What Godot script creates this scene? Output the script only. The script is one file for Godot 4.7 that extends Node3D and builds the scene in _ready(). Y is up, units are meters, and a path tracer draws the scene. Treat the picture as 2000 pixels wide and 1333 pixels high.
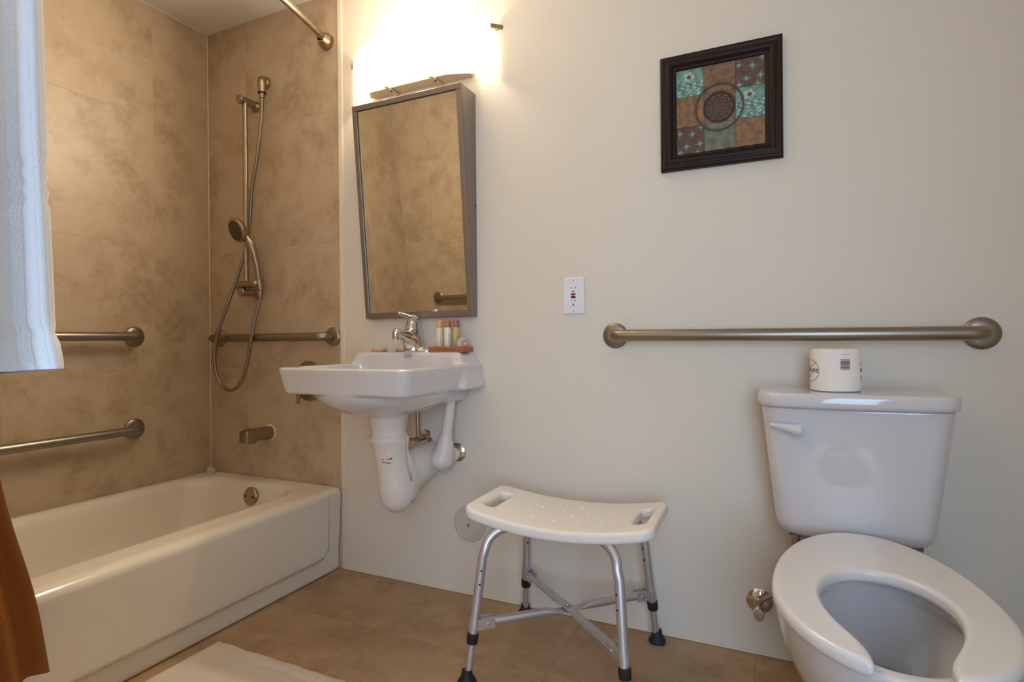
extends Node3D

var M := {}
var used := {}

# ---------------------------------------------------------------- helpers
func numbered(called: String) -> String:
	var n: int = used.get(called, 0)
	used[called] = n + 1
	return called if n == 0 else "%s_%03d" % [called, n]

func tag(o: Node, label := "", category := "", group := "", kind := "") -> Node:
	if label: o.set_meta("label", label)
	if category: o.set_meta("category", category)
	if group: o.set_meta("group", group)
	if kind: o.set_meta("kind", kind)
	return o

func thing(called: String, label: String, category: String, at := Vector3.ZERO, turn := 0.0, group := "") -> Node3D:
	var o := Node3D.new()
	o.name = numbered(called)
	add_child(o)
	o.position = at
	o.rotation.y = turn
	tag(o, label, category, group)
	return o

func obj(called: String, shape, material: Material, parent: Node = self) -> MeshInstance3D:
	var mi := MeshInstance3D.new()
	if shape is SurfaceTool:
		shape.generate_normals()
		mi.mesh = shape.commit()
	else:
		mi.mesh = shape
	mi.material_override = material
	mi.name = numbered(called) if parent == self else called
	parent.add_child(mi, true)
	return mi

func struct(called: String, shape, material: Material, parent: Node = self) -> MeshInstance3D:
	var o := obj(called, shape, material, parent)
	if parent == self: o.set_meta("kind", "structure")
	return o

func ST() -> SurfaceTool:
	var st := SurfaceTool.new()
	st.begin(Mesh.PRIMITIVE_TRIANGLES)
	st.set_smooth_group(-1)
	return st

func poly(st: SurfaceTool, pts: Array, c: Vector3) -> void:
	# a convex flat face, turned so that it looks away from c
	var n: Vector3 = (pts[1] - pts[0]).cross(pts[2] - pts[0])
	var mid := Vector3.ZERO
	for p in pts: mid += p
	mid /= pts.size()
	var flip := n.dot(mid - c) > 0.0
	for i in range(1, pts.size() - 1):
		var a: Vector3 = pts[i + 1] if flip else pts[i]
		var b: Vector3 = pts[i] if flip else pts[i + 1]
		for v in [pts[0], a, b]: st.add_vertex(v)

func box(st: SurfaceTool, c: Vector3, size: Vector3, bev := 0.001, bs := Basis()) -> SurfaceTool:
	st.set_smooth_group(-1)
	var h := size / 2.0
	var b: float = minf(bev, minf(h.x, minf(h.y, h.z)) * 0.9)
	var pt := func(sx, sy, sz, k) -> Vector3:
		var v := Vector3(sx * (h.x - b), sy * (h.y - b), sz * (h.z - b))
		v[k] += [sx, sy, sz][k] * b
		return c + bs * v
	for k in 3:
		for s in [-1, 1]:
			var q := []
			for e in [[-1, -1], [1, -1], [1, 1], [-1, 1]]:
				var g := [0, 0, 0]
				g[k] = s; g[(k + 1) % 3] = e[0]; g[(k + 2) % 3] = e[1]
				q.append(pt.call(g[0], g[1], g[2], k))
			poly(st, q, c)
	for k in 3:
		var i := (k + 1) % 3
		var j := (k + 2) % 3
		for si in [-1, 1]:
			for sj in [-1, 1]:
				var q := []
				for e in [[-1, i], [1, i], [1, j], [-1, j]]:
					var g := [0, 0, 0]
					g[k] = e[0]; g[i] = si; g[j] = sj
					q.append(pt.call(g[0], g[1], g[2], e[1]))
				poly(st, q, c)
	for sx in [-1, 1]:
		for sy in [-1, 1]:
			for sz in [-1, 1]:
				poly(st, [pt.call(sx, sy, sz, 0), pt.call(sx, sy, sz, 1), pt.call(sx, sy, sz, 2)], c)
	return st

func bx(x0: float, y0: float, z0: float, x1: float, y1: float, z1: float, bev := 0.001) -> SurfaceTool:
	return box(ST(), Vector3(x0 + x1, y0 + y1, z0 + z1) / 2.0, Vector3(x1 - x0, y1 - y0, z1 - z0), bev)

func grid(st: SurfaceTool, rows: Array, closed := false, group := 1) -> void:
	st.set_smooth_group(group)
	var n: int = rows[0].size()
	for i in rows.size() - 1:
		var a: Array = rows[i]
		var b: Array = rows[i + 1]
		for j in (n if closed else n - 1):
			var k := (j + 1) % n
			for v in [a[j], a[k], b[k], a[j], b[k], b[j]]: st.add_vertex(v)

func axis_to(dir: Vector3) -> Basis:
	# a basis whose y points along dir
	var y := dir.normalized()
	var x := y.cross(Vector3(0, 0, 1) if absf(y.z) < 0.9 else Vector3(1, 0, 0)).normalized()
	return Basis(x, y, x.cross(y))

func lathe(st: SurfaceTool, prof: Array, at: Vector3, dir := Vector3.UP, seg := 28, sx := 1.0, sz := 1.0) -> SurfaceTool:
	# prof: [r, h] pairs, counter-clockwise from the bottom centre up to the top centre
	var bs := axis_to(dir)
	var rings := []
	for p in prof:
		var ring := []
		for j in seg:
			var a := TAU * j / seg
			ring.append(at + bs * Vector3(p[0] * cos(a) * sx, p[1], p[0] * sin(a) * sz))
		rings.append(ring)
	var g := 1
	var last := Vector2.ZERO
	for i in prof.size() - 1:
		var d := Vector2(prof[i + 1][0] - prof[i][0], prof[i + 1][1] - prof[i][1]).normalized()
		if i > 0 and d.dot(last) < 0.8: g += 1
		last = d
		grid(st, [rings[i], rings[i + 1]], true, g)
	return st

func smooth(pts: Array, per := 8) -> Array:
	var out := []
	var n := pts.size()
	for i in n - 1:
		var p0: Vector3 = pts[maxi(i - 1, 0)]
		var p3: Vector3 = pts[mini(i + 2, n - 1)]
		for k in per:
			out.append((pts[i] as Vector3).cubic_interpolate(pts[i + 1], p0, p3, float(k) / per))
	out.append(pts[n - 1])
	return out

func tube(st: SurfaceTool, pts: Array, r, seg := 14, caps := true, flat_ := 1.0) -> SurfaceTool:
	var rings := []
	var side := Vector3.ZERO
	for i in pts.size():
		var t: Vector3 = (pts[mini(i + 1, pts.size() - 1)] - pts[maxi(i - 1, 0)]).normalized()
		if side == Vector3.ZERO:
			side = t.cross(Vector3.UP if absf(t.y) < 0.9 else Vector3(0, 0, 1)).normalized()
		side = (side - t * side.dot(t)).normalized()
		var up := side.cross(t)
		var rad: float = r[i] if r is Array else r
		var ring := []
		for j in seg:
			var a := -TAU * j / seg
			ring.append(pts[i] + side * cos(a) * rad + up * sin(a) * rad * flat_)
		rings.append(ring)
	grid(st, rings, true, 1)
	if caps:
		st.set_smooth_group(-1)
		poly(st, rings[0], pts[1])
		poly(st, rings[-1], pts[-2])
	return st

# ------------------------------------------------- surface nets for soft shapes
func sdf_mesh(f: Callable, lo: Vector3, hi: Vector3, h: float) -> ArrayMesh:
	const B := 4
	var nx := ceili((hi.x - lo.x) / h / B) * B
	var ny := ceili((hi.y - lo.y) / h / B) * B
	var nz := ceili((hi.z - lo.z) / h / B) * B
	var sx := 1
	var sy := nx + 1
	var sz := (nx + 1) * (ny + 1)
	var val := PackedFloat32Array()
	val.resize(sz * (nz + 1))
	val.fill(1e9)
	var cell := PackedInt32Array()
	cell.resize(val.size())
	cell.fill(-1)
	var blocks := []
	for bz in range(0, nz, B):
		for by in range(0, ny, B):
			for bxx in range(0, nx, B):
				var d: float = f.call(lo + Vector3(bxx + B * 0.5, by + B * 0.5, bz + B * 0.5) * h)
				if absf(d) < 1.5 * B * h:
					blocks.append(Vector3i(bxx, by, bz))
					for k in range(bz, bz + B + 1):
						for j in range(by, by + B + 1):
							var base := j * sy + k * sz
							for i in range(bxx, bxx + B + 1):
								if val[base + i] > 1e8:
									val[base + i] = f.call(lo + Vector3(i, j, k) * h)
	var off := [0, sx, sy, sx + sy, sz, sx + sz, sy + sz, sx + sy + sz]
	var edges := [[0, 1], [2, 3], [4, 5], [6, 7], [0, 2], [1, 3], [4, 6], [5, 7], [0, 4], [1, 5], [2, 6], [3, 7]]
	var corner := []
	for c in 8: corner.append(Vector3(c & 1, (c >> 1) & 1, (c >> 2) & 1))
	var V := PackedVector3Array()
	var N := PackedVector3Array()
	var I := PackedInt32Array()
	var e := h * 0.35
	for b in blocks:
		for k in range(b.z, b.z + B):
			for j in range(b.y, b.y + B):
				for i in range(b.x, b.x + B):
					var at := i + j * sy + k * sz
					var inside := 0
					for c in 8:
						if val[at + off[c]] < 0.0: inside += 1
					if inside == 0 or inside == 8: continue
					var p := Vector3.ZERO
					var n := 0
					for ed in edges:
						var a := val[at + off[ed[0]]]
						var d := val[at + off[ed[1]]]
						if (a < 0.0) != (d < 0.0):
							p += (corner[ed[0]] as Vector3).lerp(corner[ed[1]], a / (a - d))
							n += 1
					p = lo + (Vector3(i, j, k) + p / n) * h
					var q := p
					var g := Vector3.ZERO
					for it in 2:
						var f1: float = f.call(q + Vector3(e, -e, -e))
						var f2: float = f.call(q + Vector3(-e, -e, e))
						var f3: float = f.call(q + Vector3(-e, e, -e))
						var f4: float = f.call(q + Vector3(e, e, e))
						g = (Vector3(1, -1, -1) * f1 + Vector3(-1, -1, 1) * f2 + Vector3(-1, 1, -1) * f3 + Vector3(1, 1, 1) * f4) / (4.0 * e)
						if it == 0:
							var step: Vector3 = g * (f1 + f2 + f3 + f4) / 4.0 / maxf(g.length_squared(), 0.05)
							q -= step.limit_length(h * 0.7)
					cell[at] = V.size()
					V.append(q)
					N.append(g.normalized())
	for b in blocks:
		for k in range(b.z, b.z + B):
			for j in range(b.y, b.y + B):
				for i in range(b.x, b.x + B):
					var at := i + j * sy + k * sz
					var v0 := val[at]
					for ax in 3:
						var s: int = [sx, sy, sz][ax]
						var s1: int = [sy, sz, sx][ax]
						var s2: int = [sz, sx, sy][ax]
						var v1 := val[at + s]
						if (v0 < 0.0) == (v1 < 0.0) or v1 > 1e8: continue
						if at - s1 - s2 < 0: continue
						var a := cell[at - s1 - s2]
						var bb := cell[at - s2]
						var c := cell[at]
						var d := cell[at - s1]
						if a < 0 or bb < 0 or c < 0 or d < 0: continue
						if v0 < 0.0: I.append_array([a, d, c, a, c, bb])
						else: I.append_array([a, c, d, a, bb, c])
	var arr := []
	arr.resize(Mesh.ARRAY_MAX)
	arr[Mesh.ARRAY_VERTEX] = V
	arr[Mesh.ARRAY_NORMAL] = N
	arr[Mesh.ARRAY_INDEX] = I
	var m := ArrayMesh.new()
	m.add_surface_from_arrays(Mesh.PRIMITIVE_TRIANGLES, arr)
	return m

func rbox(p: Vector3, b: Vector3, r: float) -> float:
	var q := p.abs() - b + Vector3(r, r, r)
	return Vector3(maxf(q.x, 0), maxf(q.y, 0), maxf(q.z, 0)).length() + minf(maxf(q.x, maxf(q.y, q.z)), 0.0) - r

func smin(a: float, b: float, k: float) -> float:
	var h := maxf(k - absf(a - b), 0.0) / k
	return minf(a, b) - h * h * k * 0.25

func smax(a: float, b: float, k: float) -> float:
	return -smin(-a, -b, k)

func cone(p: Vector3, a: Vector3, b: Vector3, ra: float, rb: float) -> float:
	var ba := b - a
	var t := clampf((p - a).dot(ba) / ba.length_squared(), 0.0, 1.0)
	return (p - a - ba * t).length() - lerpf(ra, rb, t)

func ellipsoid(p: Vector3, r: Vector3) -> float:
	var k0 := (p / r).length()
	var k1 := (p / (r * r)).length()
	return k0 * (k0 - 1.0) / maxf(k1, 1e-6)

func egg(x: float, z: float, w: float, zc: float, back: float, front: float) -> float:
	# signed distance, nearly, to an egg-shaped outline
	var rz := front if z > zc else back
	var p := Vector2(x, z - zc)
	var r := Vector2(w, rz)
	var k0 := (p / r).length()
	var k1 := (p / (r * r)).length()
	return k0 * (k0 - 1.0) / k1 if k1 > 1e-6 else -w

func slab(d2: float, y: float, half: float, r: float) -> float:
	# a flat outline d2 made into a plate with rounded edges
	var q := Vector2(d2 + r, absf(y) - half + r)
	return Vector2(maxf(q.x, 0), maxf(q.y, 0)).length() + minf(maxf(q.x, q.y), 0.0) - r

# ---------------------------------------------------------------- materials
func mat(c: Color, rough := 0.5, metal := 0.0, spec := 0.5) -> StandardMaterial3D:
	var m := StandardMaterial3D.new()
	m.albedo_color = c
	m.roughness = rough
	m.metallic = metal
	m.metallic_specular = spec
	return m

func noise(freq: float, oct := 4, sd := 1, type := FastNoiseLite.TYPE_SIMPLEX_SMOOTH, fractal := FastNoiseLite.FRACTAL_FBM) -> FastNoiseLite:
	var n := FastNoiseLite.new()
	n.noise_type = type
	n.frequency = freq
	n.fractal_type = fractal
	n.fractal_octaves = oct
	n.seed = sd
	return n

func bump(m: StandardMaterial3D, freq: float, strength: float, scale := 1.0, sd := 3, oct := 3) -> void:
	# a seamless relief laid on by world position; scale is repeats per metre
	var t := NoiseTexture2D.new()
	t.width = 512; t.height = 512
	t.seamless = true
	t.noise = noise(freq, oct, sd)
	t.as_normal_map = true
	t.bump_strength = strength
	m.normal_enabled = true
	m.normal_texture = t
	m.uv1_triplanar = true
	m.uv1_world_triplanar = true
	m.uv1_scale = Vector3(scale, scale, scale)

func stone_texture(base: Color, dark: Color, pale: Color, sd: int) -> ImageTexture:
	# mottled porcelain: soft clouds, darker patches with ragged veins, a fine grain
	const S := 1024
	var n1 := noise(0.007, 7, sd)
	n1.fractal_gain = 0.62
	n1.domain_warp_enabled = true
	n1.domain_warp_amplitude = 35.0
	n1.domain_warp_frequency = 0.012
	var n2 := noise(0.014, 3, sd + 1, FastNoiseLite.TYPE_SIMPLEX, FastNoiseLite.FRACTAL_RIDGED)
	n2.domain_warp_enabled = true
	n2.domain_warp_amplitude = 45.0
	n2.domain_warp_frequency = 0.03
	n2.domain_warp_fractal_octaves = 4
	var n3 := noise(0.22, 2, sd + 2)
	var n4 := noise(0.0035, 3, sd + 3)
	var n5 := noise(0.03, 4, sd + 4)
	var a := n1.get_seamless_image(S, S).get_data()
	var b := n2.get_seamless_image(S, S).get_data()
	var c := n3.get_seamless_image(S, S).get_data()
	var d := n4.get_seamless_image(S, S).get_data()
	var e := n5.get_seamless_image(S, S).get_data()
	var out := PackedByteArray()
	out.resize(S * S * 3)
	for i in S * S:
		var cloud := a[i] / 255.0
		var vein := b[i] / 255.0
		var grain := c[i] / 255.0 - 0.5
		var big := d[i] / 255.0
		var mid := e[i] / 255.0 - 0.5
		var t := clampf((cloud * 0.6 + big * 0.55 - 0.50) * 2.4, 0.0, 1.0)
		var v := clampf((vein - 0.80) * 6.0, 0.0, 1.0) * clampf(t * 1.5 + mid * 1.6 - 0.15, 0.0, 1.0)
		var k := clampf(0.12 + t * 0.42 + v * 0.55 + mid * 0.35 * (0.35 + t) + grain * 0.60 * (0.45 + t), 0.0, 1.0)
		var p := clampf((0.46 - cloud) * 2.2 + grain * 0.4, 0.0, 1.0) * 0.5
		out[i * 3] = int(clampf(lerpf(lerpf(base.r, pale.r, p), dark.r, k) * 255.0, 0, 255))
		out[i * 3 + 1] = int(clampf(lerpf(lerpf(base.g, pale.g, p), dark.g, k) * 255.0, 0, 255))
		out[i * 3 + 2] = int(clampf(lerpf(lerpf(base.b, pale.b, p), dark.b, k) * 255.0, 0, 255))
	return ImageTexture.create_from_image(Image.create_from_data(S, S, false, Image.FORMAT_RGB8, out))

func make_materials() -> void:
	M.paint = mat(Color(0.875, 0.838, 0.775), 0.55)
	bump(M.paint, 0.05, 0.35, 2.4, 5)
	M.ceiling = mat(Color(0.86, 0.84, 0.80), 0.8)
	var wall_stone := stone_texture(Color(0.765, 0.685, 0.575), Color(0.60, 0.495, 0.375), Color(0.81, 0.745, 0.65), 11)
	M.tile = mat(Color.WHITE, 0.42)
	M.tile.albedo_texture = wall_stone
	var floor_stone := stone_texture(Color(0.70, 0.58, 0.435), Color(0.54, 0.42, 0.29), Color(0.76, 0.65, 0.51), 37)
	M.floor_tile = mat(Color.WHITE, 0.5)
	M.floor_tile.albedo_texture = floor_stone
	M.grout = mat(Color(0.80, 0.72, 0.60), 0.8)
	M.floor_grout = mat(Color(0.56, 0.47, 0.36), 0.85)
	M.trim = mat(Color(0.90, 0.85, 0.76), 0.35)
	M.caulk = mat(Color(0.86, 0.80, 0.70), 0.5)
	M.china = mat(Color(0.835, 0.822, 0.82), 0.10)
	M.china.clearcoat_enabled = true
	M.china.clearcoat = 0.5
	M.china.clearcoat_roughness = 0.05
	M.tub = mat(Color(0.90, 0.865, 0.80), 0.16)
	M.seat = mat(Color(0.87, 0.855, 0.84), 0.28)
	M.vinyl = mat(Color(0.875, 0.84, 0.80), 0.42)
	M.stool_plastic = mat(Color(0.93, 0.905, 0.87), 0.5)
	M.chrome = mat(Color(0.86, 0.84, 0.81), 0.09, 1.0)
	M.nickel = mat(Color(0.66, 0.60, 0.52), 0.30, 1.0)
	M.steel = mat(Color(0.60, 0.56, 0.51), 0.34, 1.0)
	M.cabinet = mat(Color(0.56, 0.52, 0.49), 0.42, 0.75)
	M.alu = mat(Color(0.80, 0.80, 0.82), 0.42, 0.85)
	M.rubber = mat(Color(0.10, 0.105, 0.12), 0.65)
	M.dark = mat(Color(0.03, 0.028, 0.025), 0.6)
	M.mirror = mat(Color(0.90, 0.91, 0.90), 0.01, 1.0)
	M.face = mat(Color(0.30, 0.25, 0.19), 0.4)
	M.plastic = mat(Color(0.90, 0.90, 0.91), 0.3)
	M.red = mat(Color(0.62, 0.10, 0.11), 0.4)
	M.black = mat(Color(0.05, 0.04, 0.045), 0.4)
	M.wood = mat(Color(0.66, 0.38, 0.22), 0.55)
	M.soap = mat(Color(0.80, 0.60, 0.46), 0.5)
	M.wrap = mat(Color(0.84, 0.74, 0.70), 0.5)
	M.bottle = mat(Color(0.86, 0.82, 0.68), 0.25)
	M.lotion = mat(Color(0.90, 0.87, 0.78), 0.3)
	M.gold_liquid = mat(Color(0.74, 0.66, 0.42), 0.2)
	M.cap_peach = mat(Color(0.84, 0.62, 0.46), 0.4)
	M.cap_brown = mat(Color(0.66, 0.44, 0.27), 0.4)
	M.cap_rose = mat(Color(0.62, 0.40, 0.34), 0.4)
	M.ink = mat(Color(0.30, 0.27, 0.25), 0.6)
	M.paper_ink = mat(Color(0.13, 0.13, 0.16), 0.6)
	M.blue_ink = mat(Color(0.52, 0.54, 0.66), 0.5)
	M.orange_ink = mat(Color(0.80, 0.42, 0.28), 0.5)
	M.frame = mat(Color(0.15, 0.085, 0.055), 0.40, 0.0, 0.35)
	M.bead = mat(Color(0.08, 0.05, 0.04), 0.4)
	M.paper = mat(Color(0.95, 0.925, 0.885), 0.8)
	M.towel = mat(Color(0.94, 0.945, 0.955), 0.95)
	bump(M.towel, 0.16, 2.4, 9.0, 8)
	M.terry = mat(Color(0.90, 0.84, 0.77), 0.95)
	bump(M.terry, 0.16, 6.0, 7.0, 9)
	M.curtain = mat(Color(0.53, 0.31, 0.075), 0.55)
	M.curtain.backlight_enabled = true
	M.curtain.backlight = Color(0.20, 0.10, 0.03)
	bump(M.curtain, 0.10, 1.5, 6.0, 12)
	M.lamp_tray = mat(Color(0.80, 0.735, 0.65), 0.45, 0.25)
	M.clear = mat(Color(0.72, 0.70, 0.66), 0.2)
	M.bumper = mat(Color(0.80, 0.765, 0.72), 0.35)
	M.water = mat(Color(0.50, 0.52, 0.42), 0.02)
	M.water.transparency = BaseMaterial3D.TRANSPARENCY_ALPHA
	M.water.albedo_color.a = 0.45
	M.glass_shade = mat(Color(0.95, 0.96, 0.92, 0.55), 0.25)
	M.glass_shade.backlight_enabled = true
	M.glass_shade.backlight = Color(0.9, 0.9, 0.85)
	M.glass_shade.transparency = BaseMaterial3D.TRANSPARENCY_ALPHA
	M.glass_shade.emission_enabled = true
	M.glass_shade.emission = Color(1.0, 0.93, 0.80)
	M.glass_shade.emission_energy_multiplier = 0.72
	M.bulb = mat(Color(1, 1, 1), 0.4)
	M.bulb.emission_enabled = true
	M.bulb.emission = Color(1.0, 0.90, 0.74)
	M.bulb.emission_energy_multiplier = 14.0
	M.pane = mat(Color(0.9, 0.95, 1.0, 0.06), 0.02)
	M.pane.transparency = BaseMaterial3D.TRANSPARENCY_ALPHA
	M.bedroom = mat(Color(0.84, 0.83, 0.81), 0.8)
	M.carpet = mat(Color(0.50, 0.46, 0.41), 0.95)

const ROOM_X := 2.94      # right wall
const ROOM_Z := 1.653     # wall with the doorway; also the far end of the tub
const CEIL := 2.292
const TUB_X := 0.762
const RIM := 0.325

func _ready() -> void:
	# camera
	var cam := Camera3D.new()
	cam.name = "camera"
	cam.position = Vector3(2.3117, 0.9015, 1.7459)
	cam.rotation = Vector3(-0.00163, 0.43250, -0.00882)
	cam.fov = 62.3997
	cam.near = 0.02
	add_child(cam)
	# sky and exposure
	var we := WorldEnvironment.new()
	we.name = "environment"
	var env := Environment.new()
	env.background_mode = Environment.BG_SKY
	var sky := Sky.new()
	var psm := ProceduralSkyMaterial.new()
	psm.sky_top_color = Color(0.42, 0.58, 0.86)
	psm.sky_horizon_color = Color(0.78, 0.85, 0.93)
	psm.ground_horizon_color = Color(0.62, 0.62, 0.58)
	psm.ground_bottom_color = Color(0.36, 0.35, 0.32)
	sky.sky_material = psm
	env.sky = sky
	env.background_energy_multiplier = 1.0
	env.tonemap_mode = Environment.TONE_MAPPER_LINEAR
	env.tonemap_exposure = 1.40
	env.sdfgi_enabled = true
	env.ssao_enabled = true
	env.ssil_enabled = true
	we.environment = env
	add_child(we)
	# daylight through the bedroom window behind the camera
	var day := AreaLight3D.new()
	day.name = "window_daylight"
	day.area_size = Vector2(1.2, 1.7)
	day.position = Vector3(2.90, 1.22, 2.97)
	day.light_color = Color(0.76, 0.87, 1.0)
	day.light_energy = 3.2
	day.area_range = 12.0
	day.area_attenuation = 2.0
	day.shadow_enabled = true
	add_child(day)

	make_materials()
	build_room()
	build_tub()
	build_vanity_light()
	build_mirror()
	build_sink()
	build_toilet()
	build_grab_bars()
	build_shower()
	build_stool()
	build_picture()
	build_soft_goods()
	build_small_things()

# ---------------------------------------------------------------- the room
func tile_mesh(o: Vector3, u: Vector3, v: Vector3, w: float, h: float, thick: float, rng: RandomNumberGenerator) -> SurfaceTool:
	# one tile: o is its lower corner on the face, u and v run along it, the face looks along u x v
	var st := ST()
	var n := u.cross(v)
	var b := 0.0007
	var off := Vector2(rng.randf(), rng.randf())
	var s := 1.0 / 1.2
	var turn := rng.randi() % 4
	var P := func(a: float, c: float, d: float) -> void:
		var t := Vector2(a, c) * s
		if turn == 1: t = Vector2(-t.x, -t.y)
		elif turn == 2: t = Vector2(-t.x, t.y)
		elif turn == 3: t = Vector2(t.x, -t.y)
		st.set_uv(t + off)
		st.add_vertex(o + u * a + v * c + n * d)
	var ring := func(i: float, d: float) -> Array:
		return [[i, i, d], [w - i, i, d], [w - i, h - i, d], [i, h - i, d]]
	var top: Array = ring.call(b, 0.0)
	for k in [0, 2, 1, 0, 3, 2]: P.call(top[k][0], top[k][1], top[k][2])
	for pair in [[ring.call(b, 0.0), ring.call(0.0, -b)], [ring.call(0.0, -b), ring.call(0.0, -thick)]]:
		for i in 4:
			var j := (i + 1) % 4
			for q in [pair[1][i], pair[0][j], pair[1][j], pair[1][i], pair[0][i], pair[0][j]]: P.call(q[0], q[1], q[2])
	return st

func tiles(parent: Node, o: Vector3, u: Vector3, v: Vector3, us: Array, vs: Array, m: Material, sd: int) -> void:
	var rng := RandomNumberGenerator.new()
	rng.seed = sd
	var gap := 0.0009
	for i in us.size() - 1:
		for j in vs.size() - 1:
			obj("tile", tile_mesh(o + u * (us[i] + gap / 2) + v * (vs[j] + gap / 2), u, v, us[i + 1] - us[i] - gap, vs[j + 1] - vs[j] - gap, 0.0095, rng), m, parent)

func build_room() -> void:
	var rows := [0.28, 0.790, 1.300, 1.824, CEIL]
	# floor
	var fl := struct("floor", bx(-0.15, -0.16, -0.12, ROOM_X + 0.12, -0.0009, ROOM_Z + 0.12, 0.0), M.floor_grout)
	var fx := [TUB_X - 0.05, 1.234, 1.752, 2.262, 2.778, ROOM_X]
	var fz := [0.0, 0.326, 0.842, 1.358, ROOM_Z]
	tiles(fl, Vector3.ZERO, Vector3(0, 0, 1), Vector3(1, 0, 0), fz, fx, M.floor_tile, 5)
	# left wall, tiled
	var wl := struct("wall_left", bx(-0.15, -0.02, -0.12, -0.0009, CEIL + 0.02, ROOM_Z + 0.12, 0.0), M.grout)
	tiles(wl, Vector3(0, 0, ROOM_Z), Vector3(0, 0, -1), Vector3.UP, [0.0, ROOM_Z - 1.282, ROOM_Z - 0.766, ROOM_Z - 0.250, ROOM_Z], rows, M.tile, 21)
	# back wall: the tiled end of the tub, then plaster
	var wb := struct("wall_back", bx(0.757, -0.02, -0.12, ROOM_X + 0.12, CEIL + 0.02, 0.0, 0.0), M.paint)
	var backing := struct("tile_backing", bx(-0.15, -0.02, -0.12, 0.757, CEIL + 0.02, -0.0009, 0.0), M.grout, wb)
	tiles(wb, Vector3.ZERO, Vector3(1, 0, 0), Vector3.UP, [0.0, 0.2395, 0.757], rows, M.tile, 33)
	# the wall with the doorway; its tub end is tiled
	var wf := struct("wall_front", bx(0.757, -0.02, ROOM_Z, 1.82, CEIL + 0.02, ROOM_Z + 0.12, 0.0), M.paint)
	struct("wall_section", bx(2.86, -0.02, ROOM_Z, ROOM_X + 0.12, CEIL + 0.02, ROOM_Z + 0.12, 0.0), M.paint, wf)
	struct("wall_section", bx(1.82, 2.06, ROOM_Z, 2.86, CEIL + 0.02, ROOM_Z + 0.12, 0.0), M.paint, wf)
	struct("tile_backing", bx(-0.15, -0.02, ROOM_Z + 0.0009, 0.757, CEIL + 0.02, ROOM_Z + 0.12, 0.0), M.grout, wf)
	tiles(wf, Vector3(0.757, 0, ROOM_Z), Vector3(-1, 0, 0), Vector3.UP, [0.0, 0.757 - 0.242, 0.757], rows, M.tile, 45)
	struct("wall_right", bx(ROOM_X, -0.02, 0.0, ROOM_X + 0.12, CEIL + 0.02, ROOM_Z, 0.0), M.paint)
	struct("ceiling", bx(-0.15, CEIL, -0.12, ROOM_X + 0.12, CEIL + 0.12, ROOM_Z + 0.12, 0.0), M.ceiling)
	# edge strip between tile and plaster, caulk in the corners
	struct("trim_1", bx(0.757, RIM, -0.004, 0.779, CEIL, 0.0045, 0.002), M.trim)
	struct("trim_2", bx(0.0, RIM, 0.0, 0.005, CEIL, 0.005, 0.002), M.caulk)
	struct("trim_3", bx(0.0, CEIL - 0.006, 0.0, 0.006, CEIL, ROOM_Z, 0.002), M.caulk)
	struct("trim_4", bx(0.765, 0.0, 0.0, ROOM_X, 0.007, 0.006, 0.003), M.caulk)
	# the bedroom behind the doorway, from which daylight comes
	var z0 := ROOM_Z + 0.12
	var z1 := 3.0
	struct("floor_bedroom", bx(0.2, -0.16, z0, 4.9, -0.002, z1 + 0.1, 0.0), M.carpet)
	struct("ceiling_bedroom", bx(0.2, 2.45, z0 - 0.1, 4.9, 2.6, z1 + 0.1, 0.0), M.bedroom)
	struct("wall_bedroom_left", bx(0.1, -0.02, z0, 0.22, 2.47, z1 + 0.1, 0.0), M.bedroom)
	struct("wall_bedroom_right", bx(4.8, -0.02, z0 - 0.12, 4.92, 2.47, z1 + 0.1, 0.0), M.bedroom)
	struct("wall_bedroom_partition", bx(ROOM_X + 0.12, -0.02, z0 - 0.12, 4.8, 2.47, z0, 0.0), M.bedroom)
	struct("wall_bedroom_header", bx(0.1, CEIL + 0.02, z0 - 0.1, ROOM_X + 0.12, 2.47, z0, 0.0), M.bedroom)
	var ww := struct("wall_bedroom_window", bx(0.2, -0.02, z1, 2.30, 2.47, z1 + 0.12, 0.0), M.bedroom)
	struct("wall_section", bx(3.50, -0.02, z1, 4.92, 2.47, z1 + 0.12, 0.0), M.bedroom, ww)
	struct("wall_section", bx(2.30, -0.02, z1, 3.50, 0.32, z1 + 0.12, 0.0), M.bedroom, ww)
	struct("wall_section", bx(2.30, 2.12, z1, 3.50, 2.47, z1 + 0.12, 0.0), M.bedroom, ww)
	var wst := ST()
	box(wst, Vector3(2.90, 0.345, z1 + 0.06), Vector3(1.2, 0.05, 0.05), 0.004)
	box(wst, Vector3(2.90, 2.095, z1 + 0.06), Vector3(1.2, 0.05, 0.05), 0.004)
	for x in [2.325, 2.90, 3.475]: box(wst, Vector3(x, 1.22, z1 + 0.06), Vector3(0.05, 1.72, 0.05), 0.004)
	var wn := struct("window_1", wst, M.plastic)
	obj("pane", bx(2.35, 0.37, z1 + 0.058, 2.875, 2.07, z1 + 0.062, 0.0), M.pane, wn)
	obj("pane", bx(2.925, 0.37, z1 + 0.058, 3.45, 2.07, z1 + 0.062, 0.0), M.pane, wn)

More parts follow.
